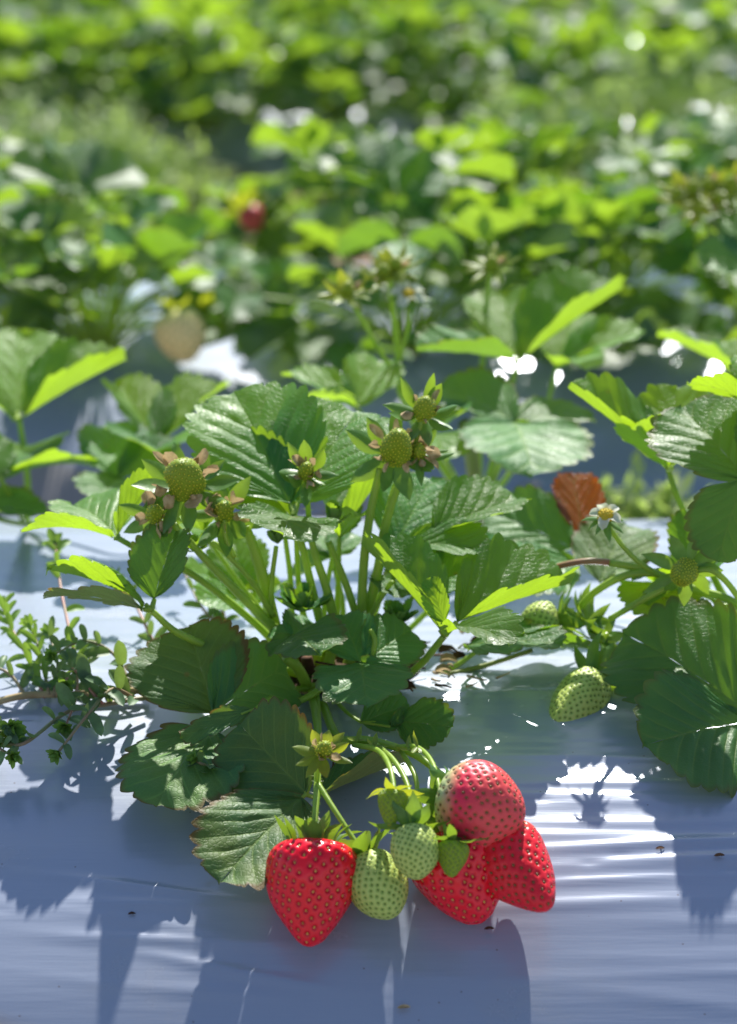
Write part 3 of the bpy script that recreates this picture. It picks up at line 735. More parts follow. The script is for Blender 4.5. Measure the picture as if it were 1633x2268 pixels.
# young fruits and flower heads
def head(root,B,T,W,label,seed,cal=None,dr=7,calmat='sepal',seeds=260,drl=.008):
    cal=dict(cal); cal['start']=.8; cal['ln']*=1.1; cal['w']*=1.25
    o=berry(root,B,T,W,'dome',('f_young','s_young'),label,cal=cal,name='young_strawberry',seeds=seeds,pitd=.0004,sig=.0005,seedr=(.00040,.00046),sink=-.4,nu=60,nv=120,seed=seed,calmat=calmat,lump=.13)
    Bv=P3(B);Tv=P3(T); m2=MB(); ax=(Bv-Tv).normalized()
    if dr: dried(m2,Bv+(Tv-Bv)*.25,ax,W*.5,dr,drl,seed); part('dried_petals',m2,M['dry'],o)
    return o
head(main,(414,1078,-.010),(398,1028,-.027),.0185,'large young green fruit with dry petals at the far left stem',21,dict(ns=10,ln=.017,w=.0075,spread=-12,curl=-.1,seed=21),9,drl=.012)
head(main,(346,1144,-.016),(338,1126,-.032),.0085,'small withered young fruit beside the large one',22,dict(ns=7,ln=.0125,w=.006,spread=-5,curl=-.1,seed=22),8,seeds=80)
head(main,(495,1140,-.012),(496,1118,-.028),.0100,'small young fruit with brown petals in the middle of the left cluster',23,dict(ns=8,ln=.0155,w=.007,spread=-4,curl=-.1,seed=23),9,seeds=90)
head(main,(680,1050,-.004),(677,1030,-.016),.0080,'single young fruit with cupped sepals on the centre stem',24,dict(ns=8,ln=.0135,w=.006,spread=-32,curl=-.2,seed=24),9,seeds=70,drl=.006)
head(main,(872,1008,.006),(886,960,-.014),.0155,'large young green fruit with brown petals atop the right stem',25,dict(ns=9,ln=.0165,w=.0075,spread=-8,curl=-.1,seed=25),9,drl=.009)
head(main,(938,916,.012),(946,884,.0),.0112,'highest young green fruit behind the large right one',26,dict(ns=9,ln=.017,w=.0055,spread=-30,curl=-.1,seed=26),5,seeds=140)
head(main,(925,1008,.006),(930,985,.0),.0075,'small withered head right of the large young fruit',27,dict(ns=7,ln=.0115,w=.005,spread=-8,curl=-.1,seed=27),9,seeds=60)
head(main,(715,1668,-.130),(722,1648,-.138),.0070,'old flower head with yellow sepals above the ripe berry',28,dict(ns=9,ln=.0095,w=.0042,spread=-14,curl=0,seed=28),8,calmat='sepaly',seeds=60,drl=.005)
stalk(main,[(893,1055,.004),(915,1000,.006),(935,930,.006)],.0013,.0011)
# planting hole and debris
def hole(c,rx,ry,seed):
    mb=MB(); rng=random.Random(seed); K=40; v=[c+Vector((0,0,.006))]; 
    for ring in (.35,.65,.85,1.0):
        for k in range(K):
            th=6.283*k/K; rr=ring*(1+.16*noise.noise(Vector((math.cos(th)*2,math.sin(th)*2,seed))))
            h=.006*(1-ring**2)+.004*noise.noise(Vector((math.cos(th)*rr*6,math.sin(th)*rr*6,seed+4.)))*(1-ring**4)
            x=c.x+rx*rr*math.cos(th); y=c.y+ry*rr*math.sin(th); v.append(Vector((x,y,profz(y)+.0022+max(h,-.001))))
    f=[(0,1+k,1+(k+1)%K) for k in range(K)]
    for r in range(3):
        for k in range(K): f.append((1+r*K+k,1+(r+1)*K+k,1+(r+1)*K+(k+1)%K,1+r*K+(k+1)%K))
    mb.add(v,f); me=mb.mesh('soil',M['dsoil']); tag(link('soil',me),kind='structure')
hole(Vector((CR.x,.005,0)),.048,.032,1)
rng=random.Random(5); mb=MB(); mb2=MB()
for i in range(120):
    x=CR.x+rng.gauss(.015,.035); y=rng.uniform(-.030,.045); z=.003+rng.uniform(0,.005); a=rng.uniform(-.9,.9); l=rng.uniform(.003,.012); m=mb if i%2 else mb2
    tube(m,[(x,y,z),(x+math.cos(a)*l*.5,y+math.sin(a)*l*.5,z+rng.uniform(-.001,.002)),(x+math.cos(a)*l,y+math.sin(a)*l,z)],.0007,.0004,n=4,sides=4)
    if i%3==0: blade(m,[(x,y,z),(x+l*.5,y+.002,z+.0015),(x+l,y,z)],.005,(rng.uniform(-.5,.5),-.5,1),cup=.4,k=5)
tag(link('dead_stems',mb.mesh('dead_stems',M['brown'])),'brown dead stems and crumbs around the crown of the front plant',kind='stuff')
tag(link('straw',mb2.mesh('straw',M['straw'])),'pale dry scraps around the crown of the front plant',kind='stuff')
# dry twig hanging by the stalk
mb=MB(); tube(mb,[SP(748,1640,.003),SP(745,1680,.006),SP(736,1722,.003),SP(740,1750,.002)],.0006,.0004,sides=5); tube(mb,[SP(700,1545,.02),SP(760,1560,.02),SP(790,1575,.012)],.0006,.0004,sides=5)
tag(link('dry_twig',mb.mesh('dry_twig',M['brown'])),'thin dry brown twig lying on plastic under the fruit stalks','twig')
# ---- right plant (crown beyond the right edge)
RC=Vector((P(1720,1440,.0).x,.0,0)); right=empty('strawberry_plant',RC)
tag(right,'strawberry plant at the right edge with big dark leaves, white flower and green berry','strawberry plant')
RCp=RC+Vector((0,0,.006))
def far(px,py,Y): return P(px,py,Y)
leaf(right,[RCp,(1690,1560,-.04),(1650,1575,-.055)],.0024,[
 dict(T=(1385,1405,-.015),wr=1.0,n=(-.1,-.55,.84),fold=8,foldR=14,arch=26,ruf=.04,pleat=.022,N=10),
 dict(B=(1655,1600,-.06),T=(1432,1650,-.085),wr=1.15,n=(-.1,-.68,.72),fold=8,foldR=8,arch=20,ruf=.05,pleat=.022,asym=-.1,N=10),
 dict(B=(1665,1580,-.055),T=(1850,1650,-.08),wr=1,n=(.1,-.6,.8),fold=10,arch=20)],'mature',q=9,nt=12)
leaf(right,[RCp,(1690,1250,.0),(1655,1065,.0)],.0024,[
 dict(T=(1512,905,.05),wr=1.0,n=(-.15,-.3,.9),mat='mature',fold=8,foldR=10,arch=14,pleat=.016),
 dict(B=(1650,1060,-.005),T=(1590,1240,-.03),wr=.9,n=(-.2,-.65,.7),fold=8,foldR=10,arch=20,mat='mature',pleat=.014),
 dict(B=(1665,1060,0),T=(1800,900,.03),wr=.95,n=(.2,-.5,.8),fold=8,arch=14)],'fresh')
leaf(right,[RCp,(1700,1150,.03),(1680,900,.03)],.0024,[
 dict(T=(1528,848,.03),wr=.75,n=(-.15,.5,.8),fold=6,foldR=14,arch=28),dict(T=(1700,760,.06),wr=.8,n=(0,.2,.9),fold=12,arch=14),dict(T=(1820,860,.03),wr=.8,n=(.15,.3,.9),fold=12,arch=14)],'fresh')
leaf(right,[RCp,(1610,1330,.03),(1560,1230,.045),(1505,1110,.055),(1482,1045,.06)],.0024,[
 dict(T=(1262,862,.075),wr=.72,n=(.15,-.38,.93),fold=52,foldR=14,arch=12),
 dict(B=(1478,1035,.055),T=(1400,950,.04),wr=1.1,n=(-.1,.6,.75),fold=26,foldR=34,arch=30),
 dict(B=(1490,1035,.062),T=(1500,860,.10),wr=.9,n=(-.2,-.3,.9),fold=20,arch=14)],'fresh')
leaf(right,[RCp,(1600,1350,.02),(1550,1290,.03)],.002,[
 dict(T=(1520,1130,.05),wr=.6,n=(-.6,-.4,.7),fold=25,arch=10,mat='mature'),
 dict(T=(1440,1340,.01),wr=.75,n=(-.1,.3,.9),fold=14,arch=24),
 dict(T=(1640,1210,.02),wr=.75,n=(.1,-.3,.9),fold=14,arch=24)],'mature')
leaf(right,[RCp,(1600,1340,.03),(1470,1290,.05)],.0018,[
 dict(T=(1400,1280,.02),wr=.8,n=(0,.4,.9),fold=14,arch=24),dict(T=(1540,1320,.02),wr=.9,n=(0,.3,.9),fold=14,arch=24),dict(T=(1470,1370,.0),wr=.9,n=(0,.4,.85),fold=10,arch=24)],'fresh')
# low old leaves between both plants: red one, dark round one
leaf(right,[RCp,(1500,1300,.07),(1380,1240,.10),(1290,1190,.11)],.0015,[
 dict(B=(1292,1190,.11),T=(1268,1050,.14),wr=.72,n=(.3,-.6,.7),fold=10,foldR=22,arch=8,mat='red',label='red and orange dying leaflet'),
 dict(B=(1270,1215,.10),T=(1085,1130,.12),wr=.9,n=(-.1,-.55,.8),fold=8,arch=12,mat='mature'),
 dict(B=(1270,1240,.09),T=(1120,1290,.06),wr=.9,n=(-.1,-.55,.8),fold=8,arch=16,mat='mature'),
 dict(B=(1330,1290,.06),T=(1385,1160,.10),wr=.95,n=(-.1,-.55,.8),fold=10,foldR=10,arch=10,mat='old')],'mature')
leaf(right,[RCp,(1640,1350,.01),(1560,1350,.01)],.0016,[dict(T=(1475,1330,.0),wr=.8,n=(0,.2,.95),fold=10,arch=20,mat='yellow')],'yellow')
# stalks
def rst(pts,r0,r1,mat='stem',name='fruit_stalk'): return stalk(right,pts,r0,r1,mat,name)
rst([RCp,(1640,1345,.0),(1530,1302,.005),(1430,1262,.01),(1350,1246,.012)],.0024,.0018)
rst([(1352,1246,.012),(1300,1243,.012),(1235,1256,.015),(1210,1280,.02)],.0017,.0015,'stemr')
rst([(1460,1268,.008),(1385,1275,.008),(1320,1310,.01),(1285,1345,.015)],.002,.0018)
rst([(1520,1282,.0),(1440,1320,.0),(1350,1372,.0)],.0017,.0015)
rst([(1530,1300,.0),(1440,1262,-.004),(1385,1215,-.006),(1348,1165,-.01)],.0016,.0011,name='flower_stalk')
rst([RCp,(1640,1330,-.015),(1590,1270,-.02),(1555,1262,-.02),(1530,1275,-.018)],.0018,.0013,name='flower_stalk')
rst([(1560,1330,.0),(1480,1385,-.01),(1385,1470,-.018),(1340,1500,-.022)],.0016,.0013,'stemy')
berry(right,(1318,1512,-.018),(1226,1622,-.052),.0265,'wedge',('f_green','s_green'),'green unripe strawberry resting on the plastic at the right',cal=dict(ns=10,ln=.019,w=.010,spread=25,curl=.5,seed=31),seeds=380,pitd=.0006,sig=.00075,seedr=(.00045,.0006),seed=12,lump=.05)
berry(right,(1238,1368,.02),(1150,1392,.02),.0225,'round',('f_green','s_green'),'pale green strawberry partly hidden behind a serrated leaf',cal=dict(ns=10,ln=.019,w=.007,spread=25,curl=.3,seed=33),seeds=180,pitd=.0005,sig=.00085,seed=13)
mb=MB(); calyx(mb,P(1300,1385,.015),(.6,-.3,.6),.006,ns=14,ln=.020,w=.0075,spread=15,seed=35); calyx(mb,P(1335,1420,.01),(.5,-.3,.5),.005,ns=9,ln=.014,w=.006,spread=15,seed=36)
part('calyx',mb,M['sepal'],right)
head(right,(1520,1262,-.016),(1513,1283,-.030),.0128,'round young fruit facing forward with a star of sepals',41,dict(ns=9,ln=.0145,w=.0065,spread=10,curl=-.2,seed=41,start=.9),0,calmat='sepal',seeds=220)
def flower(root,c,d,r,label,seed,petal=True,cen=.0042,wilt=.3):
    c=P3(c); d=Vector(d).normalized(); rng=random.Random(seed); a,b=perp(d)
    m0=MB(); fruit(m0,c-d*.001,c+d*.003,cen*2,'dome',seeds=70,pitd=0,sig=.0004,seedr=(.0005,.0006),sink=0,nu=16,nv=32,seed=seed)
    o=part('flower',m0,[M['stamen'],M['stamen']],root); o['label']=label
    if petal:
        m1=MB()
        for i in range(5):
            th=6.283*i/5+rng.uniform(-.2,.2); rd=a*math.cos(th)+b*math.sin(th)
            blade(m1,[c+rd*.002,c+rd*r*.5+d*r*.1,c+rd*r*.9+d*r*rng.uniform(-wilt,wilt)],r*.62,d+rd*rng.uniform(-.5,.5),cup=.5,k=6,prof='petal')
        part('petal',m1,M['petal'],o)
    m2=MB(); calyx(m2,c-d*.0015,-d,.002,ns=9,ln=r*1.15,w=r*.42,spread=5,seed=seed); part('calyx',m2,M['sepal'],o)
    return o
flower(right,(1342,1142,-.012),(-.05,-.55,.85),.0092,'faded white flower with yellow centre',51)
# ---- left back-row plant
LB=Vector((P(60,1190,.26).x,.26,0)); left=empty('strawberry_plant',LB)
tag(left,'blurred strawberry plant at the left edge with bright sunlit leaves','strawberry plant')
s0=LB+Vector((0,0,.004))
leaf(left,[s0,(60,1050,.26),(42,925,.27)],.0024,[
 dict(B=(50,925,.27),T=(274,798,.30),wr=.86,n=(-.05,-.36,.93),fold=20,foldR=60,arch=10),
 dict(B=(38,915,.28),T=(50,738,.34),wr=.9,n=(.2,-.3,.9),fold=14,arch=14),
 dict(B=(30,930,.26),T=(-60,850,.26),wr=.8,n=(.1,-.1,.9),fold=20,arch=14)],'fresh',q=6)
leaf(left,[s0,(40,1130,.22),(0,1060,.2)],.0022,[
 dict(B=(0,1060,.21),T=(212,1030,.23),wr=.72,n=(0,.25,1),fold=10,foldR=20,arch=30),
 dict(T=(-40,960,.22),wr=.9,n=(0,.3,.9),fold=20,arch=20),dict(T=(60,985,.28),wr=.8,n=(0,-.3,.9),fold=20,arch=20)],'fresh',q=6)
leaf(left,[s0,(250,1110,.24),(320,1050,.25),(350,985,.25)],.0018,[
 dict(T=(490,858,.29),wr=.8,n=(-.1,-.1,1),fold=30,foldR=35,arch=14),
 dict(T=(258,845,.29),wr=.8,n=(.2,-.1,1),fold=25,foldR=30,arch=14),
 dict(T=(345,1005,.20),wr=1.3,n=(0,.2,1),fold=25,arch=10)],'fresh',q=6)
leaf(left,[s0,(0,1150,.2),(-60,1120,.2)],.0018,[dict(T=(100,1140,.2),wr=.8,n=(0,-.2,1),fold=20,arch=14),dict(T=(-80,1100,.2),wr=.8,n=(0,-.2,1),fold=20,arch=14)],'mature',q=6)
leaf(left,[s0,(180,1130,.22),(260,1060,.21)],.0018,[
 dict(T=(395,985,.22),wr=.85,n=(-.1,-.3,.95),fold=14,arch=20),dict(T=(250,940,.26),wr=.8,n=(0,-.3,.95),fold=16,arch=14),dict(T=(225,1115,.16),wr=.8,n=(.1,-.1,.95),fold=14,arch=24)],'mature',q=6)
# ---- centre back-row plant
CB=Vector((P(1060,1080,.27).x,.27,0)); cen=empty('strawberry_plant',CB)
tag(cen,'blurred strawberry plant behind the front one with three large flat leaves and flowers','strawberry plant')
s0=CB+Vector((0,0,.004))
leaf(cen,[s0,(1110,950,.28),(1145,810,.29)],.0024,[
 dict(B=(1150,800,.29),T=(1376,640,.33),wr=.86,n=(-.05,-.38,.93),fold=20,foldR=60,arch=8),
 dict(B=(1140,800,.28),T=(926,778,.26),wr=.70,n=(.0,-.32,.95),fold=52,foldR=16,arch=16,mat='mature'),
 dict(B=(1145,790,.30),T=(1115,655,.36),wr=.9,n=(0,-.25,.95),fold=22,arch=10)],'fresh',q=6)
leaf(cen,[s0,(1190,950,.31),(1235,810,.33)],.002,[
 dict(T=(1420,735,.34),wr=.7,n=(0,-.25,1),fold=20,foldR=25,arch=20),dict(T=(1270,700,.38),wr=.8,n=(0,-.2,.95),fold=22,arch=10),dict(T=(1300,820,.28),wr=.7,n=(0,.2,.95),fold=22,arch=30)],'fresh',q=6)
leaf(cen,[s0,(1110,1020,.24),(1138,935,.22)],.0022,[
 dict(T=(975,862,.25),wr=.95,n=(0,-.3,.95),fold=16,arch=26),dict(T=(1310,925,.24),wr=.7,n=(0,-.15,.95),fold=14,foldR=4,arch=30),dict(T=(1180,1050,.15),wr=1.05,n=(.1,-.4,.9),fold=8,arch=26)],'mature',q=6)
leaf(cen,[s0,(880,1030,.24),(790,900,.24)],.0018,[
 dict(T=(632,828,.26),wr=.6,n=(0,-.1,1),fold=22,arch=20),dict(T=(850,800,.28),wr=.8,n=(.2,-.1,.95),fold=22,arch=14),dict(T=(655,885,.22),wr=.7,n=(0,.5,.85),fold=10,arch=24)],'fresh',q=6)
leaf(cen,[s0,(1000,1040,.22),(960,960,.2)],.0018,[
 dict(T=(900,880,.22),wr=.8,n=(0,.3,.95),fold=20,arch=14),dict(T=(1020,900,.23),wr=.8,n=(0,.3,.95),fold=20,arch=14),dict(T=(990,1020,.16),wr=.8,n=(0,.4,.9),fold=20,arch=20)],'fresh',q=6)
def frand(a,b): return random.uniform(a,b)
stalk(cen,[s0,(900,900,.27),(880,760,.28),(862,610,.28)],.0026,.0016)
stalk(cen,[(893,850,.27),(850,790,.27),(775,660,.27)],.0016,.0012)
stalk(cen,[(885,800,.27),(905,720,.27),(905,665,.27)],.0014,.0012)
stalk(cen,[s0,(1065,900,.30),(1075,700,.33),(1088,600,.34)],.0022,.0014)
stalk(cen,[s0,(1045,1010,.24),(1030,940,.22)],.005,.004,'stemy')
flower(cen,(905,652,.27),(0,-.5,.85),.0125,'white flower with yellow centre',61,True)
for (c,l,s) in (((850,600,.28),'yellow green bud cluster left of the white flower',62),((875,585,.285),'brownish bud beside the tall stem',63),((770,640,.27),'small yellow green bud',64),((1088,582,.34),'spiky yellow green bud on a lone stem',65)):
    head(cen,(c[0],c[1]+8,c[2]),(c[0],c[1]-14,c[2]-.004),.008,l,s,dict(ns=9,ln=.014,w=.005,spread=-15,curl=0,seed=s),1,calmat='sepaly',seeds=60)
# ---- right back-row plant
RB=Vector((P(1800,1040,.33).x,.30,0)); rbp=empty('strawberry_plant',RB)
tag(rbp,'blurred strawberry plant cut by the right edge with tall leaves and bud cluster','strawberry plant')
s0=RB+Vector((0,0,.004))
leaf(rbp,[s0,(1700,950,.3),(1640,840,.3)],.0024,[dict(B=(1630,830,.3),T=(1458,745,.31),wr=.62,n=(0,.15,1),fold=30,foldR=22,arch=20),dict(T=(1600,760,.33),wr=.8,n=(0,0,1),fold=22,arch=14),dict(T=(1760,800,.3),wr=.8,n=(0,0,1),fold=22,arch=14)],'fresh',q=6)
leaf(rbp,[s0,(1760,800,.4),(1700,600,.42)],.0024,[dict(T=(1545,560,.42),wr=.85,n=(-.1,-.5,.85),fold=12,foldR=12,arch=14),dict(T=(1640,450,.46),wr=.85,n=(-.1,-.5,.85),fold=12,foldR=12,arch=14),dict(T=(1800,560,.42),wr=.85,n=(-.1,-.5,.85),fold=12,foldR=12,arch=14)],'mature',q=6)
stalk(rbp,[s0,(1700,800,.42),(1590,560,.45),(1545,470,.46)],.0022,.0014)
for (x,y,s) in ((1500,430,71),(1535,415,72),(1570,408,73),(1590,440,74),(1620,405,75),(1548,455,76)):
    head(rbp,(x,y+8,.46),(x,y-14,.455),.008,'yellow green bud',s,dict(ns=8,ln=.014,w=.005,spread=-10,curl=0,seed=s),1,calmat='sepaly',seeds=50)
# ---------------------------------------------------------------- weeds on the plastic at left
def weed(name,label,branches,group=None,base=None):
    """branches: list of dict(pts, r, step, ln, w, mat, tip)"""
    b0=branches[0]['pts'][0]; root=empty(name,b0); tag(root,label,'weed')
    if group: root['group']=group
    for bi,b in enumerate(branches):
        rng=random.Random(bi*17+int(b0.x*1e4)); ms=MB(); tube(ms,b['pts'],b.get('r',.0011),b.get('r',.0011)*.6,sides=7)
        st=part('stem',ms,M[b.get('smat','weedstem')],root)
        c=catmull(b['pts'],60); m=MB(); L=sum((c[i+1]-c[i]).length for i in range(60)); n=max(2,int(L/b.get('step',.007)))
        for i in range(n):
            s=(i+.6)/n; k=min(59,int(s*60)); p=c[k]; tg=(c[k+1]-c[k]).normalized()
            a,b2=perp(tg)
            for sd in ((0,3.14) if rng.random()<.8 else (0,)):
                th=sd+i*1.4+rng.uniform(-.4,.4); rd=a*math.cos(th)+b2*math.sin(th)
                ln=b.get('ln',.012)*rng.uniform(.7,1.25)*(1-.25*s)
                d=(rd*.8+tg*rng.uniform(.2,.8)+Vector((0,-.1,.25))).normalized()
                if (p+d*ln).z<profz((p+d*ln).y)+.001: d.z=abs(d.z)+.3; d.normalize()
                up=(Vector((0,-.5,.8))+rd*.3)
                blade(m,[p,p+d*ln*.5+Vector((0,0,.001)),p+d*ln],ln*b.get('w',.42),up,cup=.35,k=8,prof='oval',m=4)
        t=c[-1]; tg=(c[-1]-c[-4]).normalized(); a,b2=perp(tg)
        part('foliage',m,M[b.get('mat','weed')],st)
        m=MB()
        for i in range(b.get('tipn',14)):
            th=i*2.4; e=.25+.07*i*14/b.get('tipn',14); rd=a*math.cos(th)+b2*math.sin(th); d=(rd*math.sin(e)+tg*math.cos(e)).normalized(); ln=b.get('tl',.006)*rng.uniform(.7,1.2)
            blade(m,[t,t+d*ln*.5,t+d*ln],ln*.5,tg-rd*.3,cup=.4,k=6,prof='oval')
        part('shoot_tip',m,M[b.get('tmat','weedy')],st)
    return root
S=SP
weed('creeping_weed','creeping weed with grey green oval leaves along pink stems, beside the dark leaf at left',[
 dict(pts=[S(330,1568,.006),S(230,1600,.010),S(150,1625,.012),S(60,1690,.012),S(10,1690,.012)],r=.0013,step=.010,ln=.0155),
 dict(pts=[S(300,1570,.006),S(250,1590,.016),S(200,1650,.018),S(135,1715,.014)],r=.0011,step=.009,ln=.0145),
 dict(pts=[S(232,1600,.010),S(205,1600,.018),S(165,1560,.02),S(150,1600,.022)],r=.0009,step=.011,ln=.015,smat='pinkstem'),
 dict(pts=[S(300,1560,.006),S(255,1515,.016),S(190,1510,.022),S(125,1545,.024)],r=.001,step=.009,ln=.014),
 dict(pts=[S(190,1500,.004),S(176,1530,.01),S(172,1600,.014),S(150,1660,.014)],r=.0009,step=.014,ln=.0145,smat='pinkstem')])
weed('creeping_weed','bushy bright green weed at the left edge behind the pale runner',[
 dict(pts=[S(100,1560,.004),S(60,1500,.012),S(25,1460,.018),S(8,1435,.024)],r=.001,step=.006,ln=.012,w=.3,mat='weedy',smat='pinkstem'),
 dict(pts=[S(110,1555,.004),S(90,1500,.014),S(70,1475,.022)],r=.001,step=.006,ln=.012,w=.3,mat='weedy'),
 dict(pts=[S(60,1560,.004),S(20,1530,.010),S(-40,1520,.012)],r=.001,step=.007,ln=.013,w=.35),
 dict(pts=[S(120,1558,.004),S(130,1520,.012),S(112,1488,.02)],r=.001,step=.006,ln=.013,w=.3,mat='weed')])
weed('creeping_weed','upright pink stemmed weed sprig in front of the curled leaf at left',[
 dict(pts=[S(172,1555,.003),S(165,1500,.014),S(140,1430,.030),S(128,1370,.042)],r=.001,step=.013,ln=.012,w=.42,mat='weedy',smat='pinkstem',tl=.009,tipn=12)])
weed('creeping_weed','small weed sprig with shadow on plastic right of the pink stemmed one',[
 dict(pts=[S(345,1450,.004),S(330,1440,.010),S(300,1408,.018),S(262,1390,.026)],r=.001,step=.008,ln=.013,w=.36,mat='weed',smat='pinkstem',tl=.009,tipn=9,tmat='weed')])
weed('creeping_weed','tiny weed shoot on plastic beneath the dark leaf left of the ripe berry',[
 dict(pts=[S(480,1740,.010),S(455,1760,.012),S(440,1795,.012)],r=.001,step=.006,ln=.010,w=.5,mat='weed',tl=.007),
 dict(pts=[S(480,1740,.010),S(455,1745,.014),S(440,1752,.018)],r=.001,step=.006,ln=.009,w=.5,mat='weed',tl=.006)])
weed('creeping_weed','low weed glimpsed on plastic behind the front stems',[
 dict(pts=[S(500,1400,.003),S(490,1370,.012),S(480,1340,.02)],r=.001,step=.007,ln=.012,w=.4,mat='weedy',smat='pinkstem'),
 dict(pts=[S(500,1400,.003),S(450,1395,.012),S(400,1330,.022)],r=.001,step=.012,ln=.010,w=.4)])
weed('creeping_weed','weed at the far left edge with pale yellow green shoot tips',[
 dict(pts=[S(-40,1640,.004),S(-10,1660,.010),S(20,1672,.014)],r=.001,step=.006,ln=.012,w=.5,mat='weed',tl=.009,tipn=22),
 dict(pts=[S(-40,1640,.004),S(-5,1690,.010),S(30,1725,.014)],r=.001,step=.007,ln=.014,w=.5,mat='weed')])
mb=MB(); tube(mb,[S(-20,1570,.003),S(60,1556,.004),S(180,1553,.004),S(330,1545,.004)],.0020,.0016); tube(mb,[S(180,1557,.004),S(260,1556,.007),S(340,1552,.006)],.0012,.0010)
tag(link('dry_runner',mb.mesh('dry_runner',M['straw'])),'pale dry plant runner lying across the plastic at left','runner')
# crumbs of dirt on the film
for (x,y,s,l) in ((895,2234,.0030,'brown leaf crumb on plastic at the bottom of the picture'),(1594,1898,.0026,'dark soil crumb on the shaded plastic at right'),(1084,2060,.0024,'small dark seed husk on plastic below the red berry'),(1463,1882,.0022,'tiny brown crumb between the two leaf shadows at right'),(292,2027,.0018,'tiny reddish crumb on sunlit plastic at left')):
    mb=MB(); rng=random.Random(int(x)); c=SP(x,y,.0006)
    blade(mb,[c+Vector((-s,.0,.0)),c+Vector((0,.0005,.0005)),c+Vector((s,.001,.0))],s*.7,(rng.uniform(-.4,.4),-.5,1),cup=.1,k=6,prof='oval'); blade(mb,[c+Vector((-s*.7,.001,.0002)),c+Vector((0,.002,.0003)),c+Vector((s*.4,-.001,.0003))],s*.4,(.5,-.4,1),cup=-.3,k=5,prof='oval')
    tag(link('dirt_crumb',mb.mesh('dirt_crumb',M['dry'] if x==895 else M['brown'])),l,'debris','crumbs on the plastic')
# ---------------------------------------------------------------- field behind
def proto(seed, nleaf, h, mat, spread=1.0, flowers=0, lean=0.0):
    rng=random.Random(seed); root=empty('strawberry_plant',(0,0,0)); mats=mat
    for i in range(nleaf):
        th=i*2.4+rng.uniform(-.4,.4); e=R(rng.uniform(8,80)**1.0); l=h*rng.uniform(.55,1.15)
        d=Vector((math.cos(th)*math.cos(e)*spread,math.sin(th)*math.cos(e)*spread,math.sin(e)))
        end=d*l; end.z=max(end.z,.022)
        out=Vector((math.cos(th),math.sin(th),0)); sidev=Vector((-math.sin(th),math.cos(th),0))
        mb=MB(); tube(mb,[Vector((rng.uniform(-.01,.01),rng.uniform(-.01,.01),0)),end*.5+Vector((0,0,.012)),end],.0022,.0014,n=6,sides=5)
        ll=rng.uniform(.038,.064)*(.7+.3*h/.13); til=rng.uniform(-.5,.55)
        tl=Vector((rng.uniform(-.7,.7),rng.uniform(-.7,.7),0))
        for (a,s) in ((0,1.05),(R(72),1.0),(R(-72),1.0)):
            dd=out*math.cos(a)+sidev*math.sin(a); dd=dd+Vector((0,0,til+rng.uniform(-.15,.25)))
            dd.normalize(); leaflet(mb,end+dd*.003,end+dd*ll*s,wr=rng.uniform(.82,1.0),n=Vector((0,0,1))+tl,fold=rng.uniform(8,34),arch=rng.uniform(5,34),q=3,nt=4,N=8,seed=i,mi=1,ruf=.04)
        mt=mats[rng.randrange(len(mats))]
        part('leaf',mb,[M['stem'],M[mt]],root)
    for i in range(flowers):
        th=rng.uniform(0,6.28); p=Vector((math.cos(th)*.05,math.sin(th)*.05,h*rng.uniform(.8,1.25)))
        mb=MB(); tube(mb,[(0,0,0),p*.5,p],.0018,.0012,n=6,sides=5); part('flower_stalk',mb,M['stem'],root)
        m2=MB(); calyx(m2,p,(0,0,-1),.004,ns=9,ln=.013,w=.006,spread=-15,seed=i); part('calyx',m2,M['sepaly'],root)
    return root
PR=[proto(1,21,.125,['bg','bg','mature']),proto(2,23,.130,['bg','mature','bg'],1.1,2),proto(3,18,.10,['bg','fresh'],1.2),proto(4,22,.14,['bg','bg','mature'],1.0,1),
    proto(5,12,.10,['yellow','bg','yellow'],1.2,2),proto(6,23,.135,['mature','bg','bg'],1.15,0)]
used=[False]*len(PR)
def place(i,loc,rz,sc):
    src=PR[i]
    if not used[i]: used[i]=True; o=src
    else:
        o=src.copy(); COL.objects.link(o)
        for ch in src.children:
            c=ch.copy(); COL.objects.link(c); c.parent=o
    o.location=loc; o.rotation_euler=(0,0,rz); o.scale=(sc,sc,sc)
    return o
rng=random.Random(99); placed=[]
rowno=0
def prow(Y,x0,step,zb,jitter,scl,skip=(),xr=(-9,9),gap=()):
    global rowno
    D=Y+1.25; half=D*.150+.06; xs=[]; x=-half+x0
    while x<half: xs.append(x); x+=step
    lst=[]
    for k,x in enumerate(xs):
        if k in skip or x<xr[0] or x>xr[1] or any(a<x<b for a,b in gap): continue
        i=rng.choice([0,1,2,3,5,0,1,3,5]);
        if (rowno,k) in YEL: i=4
        o=place(i,(x+rng.uniform(-jitter,jitter),Y+rng.uniform(-jitter,jitter),zb),rng.uniform(0,6.28),scl*rng.uniform(.85,1.15)); lst.append(o)
    placed.append(lst); rowno+=1
YEL={(1,4),(2,5)}
prow(.785,.03,.125,-.006,.012,.90,gap=((-.125,-.055),(.06,.10)))
prow(.96,.10,.17,0,.03,.92,gap=((-.22,-.12),(.11,.16)))
prow(1.15,.04,.18,0,.03,.85,gap=((-.27,-.17),(.09,.14)))
prow(1.46,.12,.22,-.10,.03,.85,gap=((-.28,-.14),(.09,.14)))
prow(1.72,.05,.20,-.10,.03,1.0,xr=(-.24,.16),gap=((-.12,-.04),))
prow(2.20,.07,.15,-.02,.03,.95)
prow(2.42,.14,.17,0,.03,1.0)
prow(2.66,.05,.18,0,.03,1.05)
prow(3.26,.02,.20,-.005,.03,1.05)
prow(3.60,.12,.20,0,.03,1.1)
ordn=['first','second','third','fourth','fifth','sixth','seventh','eighth','ninth','tenth','eleventh','twelfth','thirteenth']
